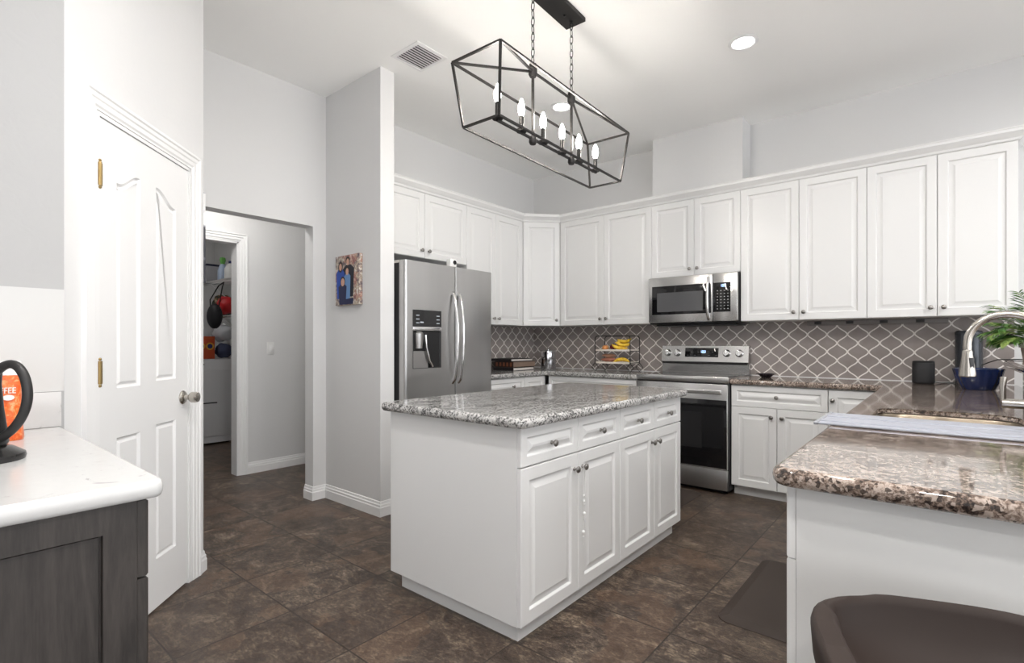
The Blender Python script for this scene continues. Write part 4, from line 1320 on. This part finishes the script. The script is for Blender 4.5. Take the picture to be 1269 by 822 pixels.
def banana(c, ang, tilt, L, label, lean=0.0, r0=0.0185):
    mb = MB()
    pts = []; rs = []
    n = 12
    for k in range(n + 1):
        s = k / n
        a = (s - 0.5) * 1.5
        R_ = L / 1.5
        p = Vector((R_ * math.sin(a), 0, R_ * (1 - math.cos(a))))
        rr = r0 * min(1, 0.30 + 2.6 * min(s, 1 - s)) if 0 < k < n else r0 * 0.28
        pts.append(p); rs.append(rr)
    m = Matrix.Rotation(ang, 3, 'Z') @ Matrix.Rotation(lean, 3, 'X') @ Matrix.Rotation(tilt, 3, 'Y')
    mb.tube([Vector(c) + m @ p for p in pts], rs, 7)
    lo = min(v.co.z for v in mb.bm.verts)
    for v in mb.bm.verts:
        v.co.z += c[2] - lo
    t_ = tag(mb.build('banana', M['banana'], smooth=70), label, 'banana', 'bananas on the fruit stand')
    return t_


TU, TL = 1.148 + 0.008, 1.024 + 0.008
banana((-2.470, 4.63, TU + 0.001), 0.25, 0.35, 0.17, 'front banana of the bunch on the upper tray, curving low', 0.9)
banana((-2.440, 4.655, TU + 0.034), 0.10, 0.10, 0.17, 'middle banana of the upper bunch, crossing the front one', 0.7)
banana((-2.432, 4.680, TU + 0.070), -0.05, -0.05, 0.17, 'top banana of the upper bunch', 0.5)
banana((-2.500, 4.69, TU + 0.001), 1.2, 0.9, 0.15, 'banana standing steeply at the left side of the upper bunch', 0.2)
banana((-2.435, 4.615, TL + 0.001), 0.12, 0.05, 0.18, 'long yellow banana lying on the lower tray', 2.6)
M['apple'] = principled('dark_red_apple', (0.10, 0.008, 0.012), 0.25)


def round_fruit(name, label, c, r, mat, cat, sx=1, sz=0.9, stem=True, grp=None):
    t_ = thing(name, label, cat, (c[0], c[1], c[2] - r * sz), grp)
    prof = []
    for k in range(15):
        a = PI * k / 14
        rr = r * math.sin(a) * (1 + 0.06 * math.cos(a))
        zz = -r * sz * math.cos(a) - (0.10 * r * math.exp(-(math.sin(a) / 0.35) ** 2) if a > PI / 2 else 0)
        prof.append((rr, zz))
    MB().lathe(prof, 20, c).build('flesh', mat, t_, smooth=80)
    if stem:
        MB().tube([(c[0], c[1], c[2] + r * sz * 0.86), (c[0] + 0.004, c[1], c[2] + r * sz + 0.008)], 0.0015, 6).build('stem', M['dark_grey'], t_)
    return t_


round_fruit('apple', 'dark red apple left of the bananas on the upper tray', (-2.545, 4.65, TU + 0.0345), 0.037, M['apple'], 'apple')
round_fruit('peach', 'orange peach at the front left of the upper tray', (-2.628, 4.625, TU + 0.0265), 0.029, principled('peach_skin', (0.72, 0.30, 0.10), 0.5), 'fruit')
round_fruit('onion', 'pale brown onion behind the peach on the upper tray', (-2.655, 4.70, TU + 0.0275), 0.030, principled('onion_skin', (0.60, 0.38, 0.20), 0.35), 'onion')
M['sweet'] = principled('sweet_potato_skin', (0.33, 0.13, 0.085), 0.6)
_t = NT(M['sweet']); _t.bump(_t.noise(_t.coord(), 60, 4), 0.4, 0.004)


def potato(c, L, r, ang, label, mat):
    mb = MB()
    m = Matrix.Rotation(ang, 3, 'Z')
    n = 10
    mb.tube([Vector(c) + m @ Vector((L * (k / n - 0.5), 0.010 * math.sin(k * 0.7), 0.004 * math.sin(k))) for k in range(n + 1)], [max(0.003, r * math.sin(PI * min(0.97, max(0.03, k / n))) ** 0.6) for k in range(n + 1)], 12)
    tag(mb.build('sweet_potato', mat, smooth=80), label, 'sweet potato', 'sweet potatoes on the lower tray')


potato((-2.58, 4.62, TL + 0.0265), 0.17, 0.025, 0.1, 'front sweet potato on the lower tray', M['sweet'])
potato((-2.60, 4.69, TL + 0.0265), 0.16, 0.025, -0.15, 'back sweet potato on the lower tray', M['sweet'])
potato((-2.60, 4.655, TL + 0.068), 0.14, 0.022, 0.25, 'pale sweet potato lying on top of the other two', principled('pale_potato', (0.48, 0.25, 0.16), 0.6))

# dark dish, speaker, canister, blue bowl
mb = MB()
mb.lathe([(0.0, 0.0008), (0.035, 0.0008), (0.04, 0.006), (0.062, 0.024), (0.078, 0.030), (0.076, 0.033), (0.058, 0.028), (0.036, 0.012), (0.0, 0.010)], 32, (-1.135, 4.70, ZT))
tag(mb.build('dish', principled('dark_violet_dish', (0.015, 0.010, 0.018), 0.18), smooth=60), 'small dark shallow dish on the counter right of the range', 'dish')
sp = thing('speaker', 'black rounded smart speaker on the granite under the wall cabinets', 'speaker', (-0.10, 4.66, ZT))
rp = round_poly([(-0.162, 4.62), (-0.034, 4.62), (-0.034, 4.74), (-0.162, 4.74)], [0.045] * 4, 8)
mb = MB()
mb.rings([[(x, y, z_) for x, y in offset_poly(rp, d)] for d, z_ in ((0.006, ZT + 0.0008), (0.001, ZT + 0.006), (0.0, ZT + 0.02), (0.0, ZT + 0.140), (0.0012, ZT + 0.148))])
M['grille'] = principled('black_grille', (0.016, 0.016, 0.018), 0.5)
_t = NT(M['grille']); _t.bump(_t.noise(_t.coord(), 420, 2), 0.6, 0.002)
mb.build('body', M['grille'], sp, smooth=50)
mb = MB()
mb.rings([[(x, y, z_) for x, y in offset_poly(rp, d)] for d, z_ in ((0.0012, ZT + 0.1485), (0.001, ZT + 0.158), (0.008, ZT + 0.163))])
mb.build('top_panel', M['black'], sp, smooth=50)
MB().tube([(-0.034, 4.72, ZT + 0.012), (0.0, 4.79, ZT + 0.004), (0.03, 4.84, ZT + 0.004), (0.06, 4.88, ZT + 0.004), (0.10, 4.905, ZT + 0.004)], 0.003, 8).build('power_cord', M['black'], sp)
dc = thing('canister', 'tall dark grey canister against the tiles behind the blue bowl', 'canister', (0.145, 4.83, ZT))
M['slate'] = principled('slate_metal', (0.055, 0.06, 0.07), 0.25, 0.5)
MB().lathe([(0.072, 0.0008), (0.075, 0.006), (0.075, 0.345), (0.073, 0.350)], 36, (0.148, 4.835, ZT)).build('body', M['slate'], dc)
MB().lathe([(0.076, 0.3505), (0.076, 0.366), (0.068, 0.376), (0, 0.378)], 36, (0.148, 4.835, ZT)).build('lid', M['slate'], dc)
bw = thing('bowl', 'deep blue fluted ceramic bowl on the counter behind the faucet', 'bowl', (0.178, 4.33, ZT))
MB().lathe([(0.0, 0.0008), (0.078, 0.0008), (0.082, 0.006), (0.100, 0.045), (0.113, 0.088), (0.120, 0.118), (0.1235, 0.128), (0.118, 0.131), (0.112, 0.124), (0.094, 0.05), (0.074, 0.016), (0.0, 0.012)], 96, (0.176, 4.33, ZT), flute=0.018, nfl=16).build('vessel', M['blue_glaze'], bw, smooth=60)

# potted palm on the bar ledge
pp = thing('potted_palm', 'green palm in a white and taupe pot on the bar ledge', 'plant', (0.437, 4.43, 1.12))
pc = Vector((0.437, 4.43, 1.1205))
MB().lathe([(0.050, 0.0), (0.053, 0.004), (0.064, 0.080)], 32, pc).build('pot', principled('taupe_pot', (0.42, 0.33, 0.28), 0.4), pp)
MB().lathe([(0.0645, 0.0805), (0.072, 0.082), (0.074, 0.116), (0.068, 0.118), (0.064, 0.100), (0.0, 0.100)], 32, pc).build('pot_rim', M['trim'], pp)
M['leaf'] = principled('palm_leaf', (0.075, 0.21, 0.035), 0.4)
_t = NT(M['leaf']); _t.color(_t.ramp(_t.noise(_t.coord(), 14, 3), [(0.38, (0.028, 0.085, 0.018)), (0.50, (0.10, 0.24, 0.045)), (0.62, (0.36, 0.46, 0.14))]))


def frond(base, az, elev, L, droop, nl=22, leaf=0.085):
    mb = MB()
    hd_ = Vector((math.cos(az), math.sin(az), 0))
    pts = []
    n = 16
    p = Vector(base); e = elev
    for k in range(n + 1):
        pts.append(p.copy())
        p = p + (hd_ * math.cos(e) + Vector((0, 0, math.sin(e)))) * (L / n)
        e -= droop / n
    mb.tube(pts, [0.0024 * (1 - 0.7 * k / n) for k in range(n + 1)], 5)
    side = Vector((-hd_.y, hd_.x, 0))
    for i in range(nl):
        s = 0.22 + 0.78 * i / (nl - 1)
        f = s * n; k = min(n - 1, int(f)); q = pts[k].lerp(pts[k + 1], f - k)
        tg = (pts[k + 1] - pts[k]).normalized()
        for sd in (-1, 1):
            d = (tg * 0.80 + side * sd * 0.62 + Vector((0, 0, 0.15 - 0.35 * random.random()))).normalized()
            ll = leaf * (0.60 + 0.55 * math.sin(PI * min(0.95, s))) * (0.85 + 0.3 * random.random())
            wv = (d.cross(Vector((0, 0, 1))) + Vector((0, 0, 0.5 * sd))).normalized()
            rows = []
            for j in range(5):
                u = j / 4
                w = 0.0036 * math.sin(PI * (0.10 + 0.88 * u)) ** 0.8
                cpt = q + d * (ll * u) - Vector((0, 0, 0.018 * u * u))
                rows.append([cpt - wv * w, cpt + Vector((0, 0, -0.25 * w)), cpt + wv * w])
            mb.strip(rows)
    return mb.build('frond', M['leaf'], pp, smooth=60, weld=False)


tp = pc + Vector((0, 0, 0.10))
for az, el, L, dr_ in ((3.35, 1.10, 0.30, 1.3), (3.0, 0.80, 0.20, 1.3), (4.3, 1.25, 0.34, 1.1), (3.9, 0.70, 0.24, 1.4), (3.6, 1.35, 0.34, 1.1), (5.2, 1.1, 0.32, 1.2), (4.0, 0.95, 0.30, 1.3),
                       (5.9, 1.1, 0.32, 1.2), (4.6, 0.55, 0.22, 1.2), (3.3, 0.45, 0.15, 0.9), (4.2, 1.45, 0.36, 0.8), (4.9, 0.75, 0.28, 1.3), (3.8, 1.15, 0.24, 1.2), (3.15, 1.25, 0.24, 0.9), (4.5, 1.0, 0.22, 1.0), (3.5, 0.6, 0.17, 1.0), (3.25, 0.95, 0.26, 1.4), (3.7, 0.9, 0.28, 1.5), (3.05, 1.35, 0.30, 1.1), (4.1, 0.6, 0.2, 1.1), (3.45, 0.85, 0.22, 1.6)):
    frond(tp, az, el, L, dr_)
# black cord running up from the counter to the ledge
tag(MB().tube([at(1216, 453, 'Y', 4.75), at(1225, 449.5, 'Y', 4.72), at(1236, 446, 'Y', 4.66), (0.37, 4.55, 1.126), (0.42, 4.53, 1.1245), (0.50, 4.50, 1.1245)], 0.0032, 8).build('power_cord', M['black']), 'black cord running from behind the bowl up onto the ledge', 'cord')

# ------------------------------------------------------------------ floor mats and stool
def floor_mat(label, x0, x1, y0, y1, th=0.018):
    rp_ = round_poly([(x0, y0), (x1, y0), (x1, y1), (x0, y1)], [0.06] * 4, 8)
    mb = MB()
    mb.rings([[(x, y, z_) for x, y in offset_poly(rp_, d)] for d, z_ in ((0, 0.0005), (0.002, 0.004), (0.040, th - 0.001), (0.046, th))])
    tag(mb.build('floor_mat', M['rubber'], smooth=12), label, 'mat', 'brown floor mats')


floor_mat('brown cushioned floor mat beside the sink peninsula', -0.775, -0.245 + 0.0, 2.335, 3.175)
floor_mat('brown floor mat in front of the range, mostly hidden by the island', -2.30, -1.492, 3.74, 4.225)

st = thing('bar_stool', 'dark brown moulded bar stool with low wrap-around rim beside the peninsula', 'stool', (0.085, 1.055, 0))
sc0 = Vector((0.060, 1.032, 0)); sa = math.radians(21)
su, sv = Vector((math.cos(sa), math.sin(sa), 0)), Vector((-math.sin(sa), math.cos(sa), 0))


def srf(theta, rad, z, ex=3.2):
    c, s = math.cos(theta), math.sin(theta)
    k = (abs(c) ** ex + abs(s) ** ex) ** (-1 / ex)
    return sc0 + su * (rad * k * c) + sv * (rad * 0.97 * k * s) + Vector((0, 0, z + 0.026))


mb = MB(); NS = 64
prof = [(0.10, 0.580), (0.17, 0.584), (0.205, 0.610), (0.221, 0.660), (0.2245, 0.708), (0.2225, 0.717), (0.216, 0.7215), (0.190, 0.722), (0.183, 0.719), (0.178, 0.708), (0.170, 0.668), (0.156, 0.640), (0.145, 0.632), (0.10, 0.628), (0.04, 0.626)]
rings = []
for r_, z_ in prof:
    ring = []
    for k in range(NS):
        th = 2 * PI * k / NS
        zz = z_
        rr = r_
        if z_ > 0.66:      # the rim dips towards the front (-v) and steps up slightly along the back
            front = max(0.0, -math.sin(th)) ** 2
            zz -= 0.045 * front * (z_ - 0.655) / 0.067
            back = 1 / (1 + math.exp(-(math.cos(th) + 0.42) * 40)) if math.sin(th) > 0 else 0
            zz += 0.006 * back * min(1, max(0, math.sin(th) * 3)) * (z_ - 0.655) / 0.067
        # the rim is thick on the sides and thin along the back
        if 0.165 < r_ < 0.213 and math.sin(th) > 0.3 and z_ > 0.66:
            rr += 0.026 * min(1, (math.sin(th) - 0.3) * 2.5) * (1 if math.cos(th) > -0.80 else 0.35)
        ring.append(srf(th, rr, zz))
    rings.append(ring)
mb.rings(rings)
mb.build('seat', M['stool'], st, smooth=50)
for k in range(4):
    a = PI / 4 + PI / 2 * k
    d = su * math.cos(a) + sv * math.sin(a)
    MB().tube([sc0 + d * 0.15 + Vector((0, 0, 0.608)), sc0 + d * 0.255 + Vector((0, 0, 0.001))], [0.018, 0.013], 12).build('leg', M['iron'], st)
ring = [sc0 + (su * math.cos(2 * PI * k / 40) + sv * math.sin(2 * PI * k / 40)) * 0.221 + Vector((0, 0, 0.22)) for k in range(40)]
MB().tube(ring, 0.009, 8, closed=True).build('foot_ring', M['iron'], st)

# ------------------------------------------------------------------ laundry room contents
ws = thing('washing_machine', 'white washing machine seen through the laundry doorway', 'washer', (-7.1, 2.35, 0))
MB().box(-7.45, -6.76, 2.03, 2.72, 0.02, 1.035, 0.012).build('cabinet', principled('washer_white', (0.62, 0.62, 0.63), 0.35), ws)
FW = frame((-6.76, 0, 0), (0, 1, 0), (1, 0, 0))
MB().fbox(FW, 2.06, 2.69, 0.10, 0.90, 0.0005, 0.012, 0.008).build('front_panel', principled('washer_panel', (0.58, 0.58, 0.59), 0.35), ws)
MB().fbox(FW, 2.25, 2.36, 0.965, 0.98, 0.0005, 0.005, 0.001).build('badge', M['black'], ws)
MB().fbox(FW, 2.2, 2.5, 0.50, 0.515, 0.0125, 0.018, 0.002).build('handle_slot', M['dark_grey'], ws)
for x in (-7.38, -6.83):
    for y in (2.1, 2.65):
        MB().lathe([(0.02, 0), (0.02, 0.0195)], 12, (x, y, 0)).build('foot', M['black'], ws)


def wire_shelf(label, x0, x1, z0):
    t_ = thing('wire_shelf', label, 'shelf', ((x0 + x1) / 2, 2.58, z0), 'white wire laundry shelves')
    mb = MB()
    n = int((x1 - x0) / 0.03)
    for k in range(n + 1):
        x = x0 + (x1 - x0) * k / n
        mb.tube([(x, 2.405, z0), (x, 2.748, z0)], 0.003, 5)
    mb.tube([(x0, 2.40, z0 - 0.004), (x1, 2.40, z0 - 0.004)], 0.006, 6); mb.tube([(x0, 2.40, z0 - 0.035), (x1, 2.40, z0 - 0.035)], 0.005, 6)
    mb.build('deck', M['trim'], t_, weld=False)
    mb = MB()
    for x in (x0 + 0.15, x1 - 0.15):
        mb.tube([(x, 2.41, z0 - 0.03), (x, 2.745, z0 - 0.32)], 0.006, 6)
    mb.build('brace', M['trim'], t_, weld=False)


wire_shelf('upper white wire shelf in the laundry room', -6.85, -5.25, 1.965)
wire_shelf('lower white wire shelf in the laundry room', -6.50, -5.25, 1.545)


def soft(name, label, cat, c, r, mat, sx=1, sy=1, sz=1, wob=0.14, parts=None):
    mb = MB(); mb.ball(c, r, 20, 13, sx, sy, sz)
    for v in mb.bm.verts:
        d = v.co - Vector(c)
        s = math.sin(d.x * 31 + 1.3) * math.sin(d.y * 27 + .4) * math.sin(d.z * 29 + 2) + 0.6 * math.sin(d.x * 63 + c[0]) * math.sin(d.z * 71 + d.y * 40)
        v.co = Vector(c) + d * (1 + wob * s + wob * 0.3 * (random.random() - .5))
    return tag(mb.build(name, mat, smooth=80), label, cat)


# upper shelf
q = at(262, 335, 'Y', 2.52)
t = thing('storage_bin', 'grey fabric storage bin with dark rim on the upper laundry shelf', 'bin', (q.x, q.y, 1.97))
mb = MB(); mb.rings([[(q.x + a * s, q.y + b * s, z_) for a, b in ((-0.13, -0.10), (0.13, -0.10), (0.13, 0.10), (-0.13, 0.10))] for s, z_ in ((0.85, 1.971), (1.0, 2.17), (0.96, 2.17), (0.82, 1.98))])
mb.build('fabric', principled('grey_fabric', (0.42, 0.42, 0.45), 0.8), t)
mb = MB(); mb.rings([[(q.x + a * s, q.y + b * s, z_) for a, b in ((-0.13, -0.10), (0.13, -0.10), (0.13, 0.10), (-0.13, 0.10))] for s, z_ in ((1.01, 2.171), (1.01, 2.195), (0.95, 2.195), (0.95, 2.171))], closed=True)
mb.build('rim', principled('navy_rim', (0.02, 0.02, 0.05), 0.7), t)
q = at(276, 332, 'Y', 2.50)
t = thing('spray_bottle', 'pale blue spray bottle with green cap on the upper laundry shelf', 'bottle', (q.x, q.y, 1.97))
MB().lathe([(0.05, 0.001), (0.055, 0.01), (0.055, 0.12), (0.035, 0.18), (0.02, 0.20)], 20, (q.x, q.y, 1.97)).build('body', principled('pale_blue_plastic', (0.45, 0.55, 0.72), 0.3), t)
MB().lathe([(0.022, 0.2005), (0.026, 0.22), (0.034, 0.245), (0.030, 0.275), (0.0, 0.285)], 16, (q.x, q.y, 1.97)).build('cap', principled('green_plastic', (0.16, 0.48, 0.10), 0.35), t)
q = at(287, 332, 'Y', 2.50)
t = thing('jug', 'white plastic jug at the right of the upper laundry shelf', 'jug', (q.x, q.y, 1.97))
MB().lathe([(0.07, 0.001), (0.075, 0.012), (0.075, 0.12), (0.045, 0.17), (0.03, 0.18)], 20, (q.x, q.y, 1.97)).build('body', M['white_plastic'], t)
MB().lathe([(0.032, 0.1805), (0.032, 0.21), (0.0, 0.212)], 16, (q.x, q.y, 1.97)).build('cap', principled('dark_blue_cap', (0.02, 0.03, 0.12), 0.4), t)
# lower shelf
M['camo'] = principled('camouflage_cloth', (0.15, 0.13, 0.08), 0.8)
_t = NT(M['camo']); _t.color(_t.ramp(_t.noise(_t.coord(), 16, 2), [(0.42, (0.03, 0.035, 0.025)), (0.47, (0.20, 0.10, 0.05)), (0.53, (0.12, 0.13, 0.07)), (0.58, (0.36, 0.28, 0.2))], 'CONSTANT'))
q = at(278, 362, 'Y', 2.64)
soft('cloth_bundle', 'camouflage cloth bundle on the lower laundry shelf', 'cloth', (q.x, q.y, 1.69), 0.14, M['camo'])
q = at(284, 380, 'Y', 2.50)
t = soft('bag', 'bright red bag at the front of the lower laundry shelf', 'bag', (q.x, 2.47, 1.668), 0.11, principled('red_nylon', (0.55, 0.012, 0.018), 0.4), 1.1, 0.9, 0.95, 0.10)
q = at(266, 385, 'Y', 2.29)
t = thing('shoulder_bag', 'black bag hanging by its strap below the upper laundry shelf', 'bag', (q.x, q.y, 1.37))
mb = MB(); mb.ball((q.x, q.y, 1.53), 0.13, 18, 12, 0.9, 0.55, 1.1)
mb.build('pouch', principled('black_nylon', (0.012, 0.012, 0.015), 0.6), t, smooth=80)
MB().tube([(q.x - 0.11, q.y, 1.56), (q.x - 0.13, q.y, 1.72), (q.x - 0.05, q.y + 0.06, 1.88), (q.x, q.y + 0.096, 1.9195), (q.x + 0.05, q.y + 0.06, 1.85), (q.x + 0.10, q.y, 1.60)], 0.007, 8).build('strap', M['black'], t)
# on the washer
M['wbag'] = principled('white_plastic_bag', (0.62, 0.64, 0.68), 0.25)
soft('laundry_pile', 'dark blue and white folded laundry on the washer under the bag', 'laundry', (-6.90, 2.635, 1.136), 0.112, principled('navy_cloth', (0.06, 0.07, 0.13), 0.85), 1.0, 0.85, 0.82, 0.12)
soft('plastic_bag', 'knotted white plastic bag on top of the laundry pile', 'bag', (-6.90, 2.625, 1.353), 0.125, M['wbag'], 1.1, 0.85, 0.85, 0.2)
soft('jeans', 'folded blue denim behind the orange box on the washer', 'clothes', (-7.22, 2.46, 1.185), 0.15, principled('denim', (0.12, 0.17, 0.25), 0.85), 1.0, 0.8, 0.9, 0.12)
t = thing('detergent_box', 'red orange detergent box with round emblem on the washing machine', 'box', (-6.92, 2.44, 1.036))
MB().box(-7.02, -6.83, 2.31, 2.505, 1.0365, 1.31, 0.004).build('carton', principled('red_orange_carton', (0.50, 0.075, 0.018), 0.5), t)
FDB = frame((-6.83, 0, 0), (0, 1, 0), (1, 0, 0))
mb = MB()
for cxx, rr in ((2.450, 0.045), (2.360, 0.038)):
    mb.rings([[FDB(cxx + r2 * math.cos(2 * PI * k / 24), 1.19 + r2 * math.sin(2 * PI * k / 24), c) for k in range(24)] for r2, c in ((rr, 0.0004), (rr, 0.0016), (rr * 0.66, 0.0016), (rr * 0.66, 0.0004))], closed=True)
mb.build('emblem_rings', principled('yellow_ring', (0.62, 0.33, 0.03), 0.5), t, weld=False)
mb = MB()
for cxx, rr in ((2.450, 0.027), (2.360, 0.022)):
    mb.rings([[FDB(cxx + rr * math.cos(2 * PI * k / 24), 1.19 + rr * math.sin(2 * PI * k / 24), c) for k in range(24)] for c in (0.0004, 0.0013)])
mb.build('emblem_centres', principled('navy_print', (0.02, 0.025, 0.12), 0.5), t, weld=False)


# unseen ceiling lamps added to brighten the hall and laundry
def fill_lamp(x, y, z_, w, label):
    t_ = thing('fill_ceiling_lamp', label, 'light', (x, y, z_))
    MB().lathe([(0.14, -0.0005), (0.14, -0.02), (0.13, -0.025)], 32, (x, y, z_)).build('lamp_base', M['trim'], t_)
    m = principled('fill_lamp_glass', (1, 1, 1), 0.4, emit=(1.0, 0.97, 0.93), es=w)
    MB().lathe([(0.128, -0.0255), (0.122, -0.05), (0.09, -0.075), (0.0, -0.088)], 32, (x, y, z_)).build('lamp_shade', m, t_)


fill_lamp(-4.4, 1.7, 2.75, HALL_W, 'added unseen opal fill lamp in the hall')
fill_lamp(-6.2, 1.4, 2.75, LAUNDRY_W, 'added unseen opal fill lamp in the laundry room')
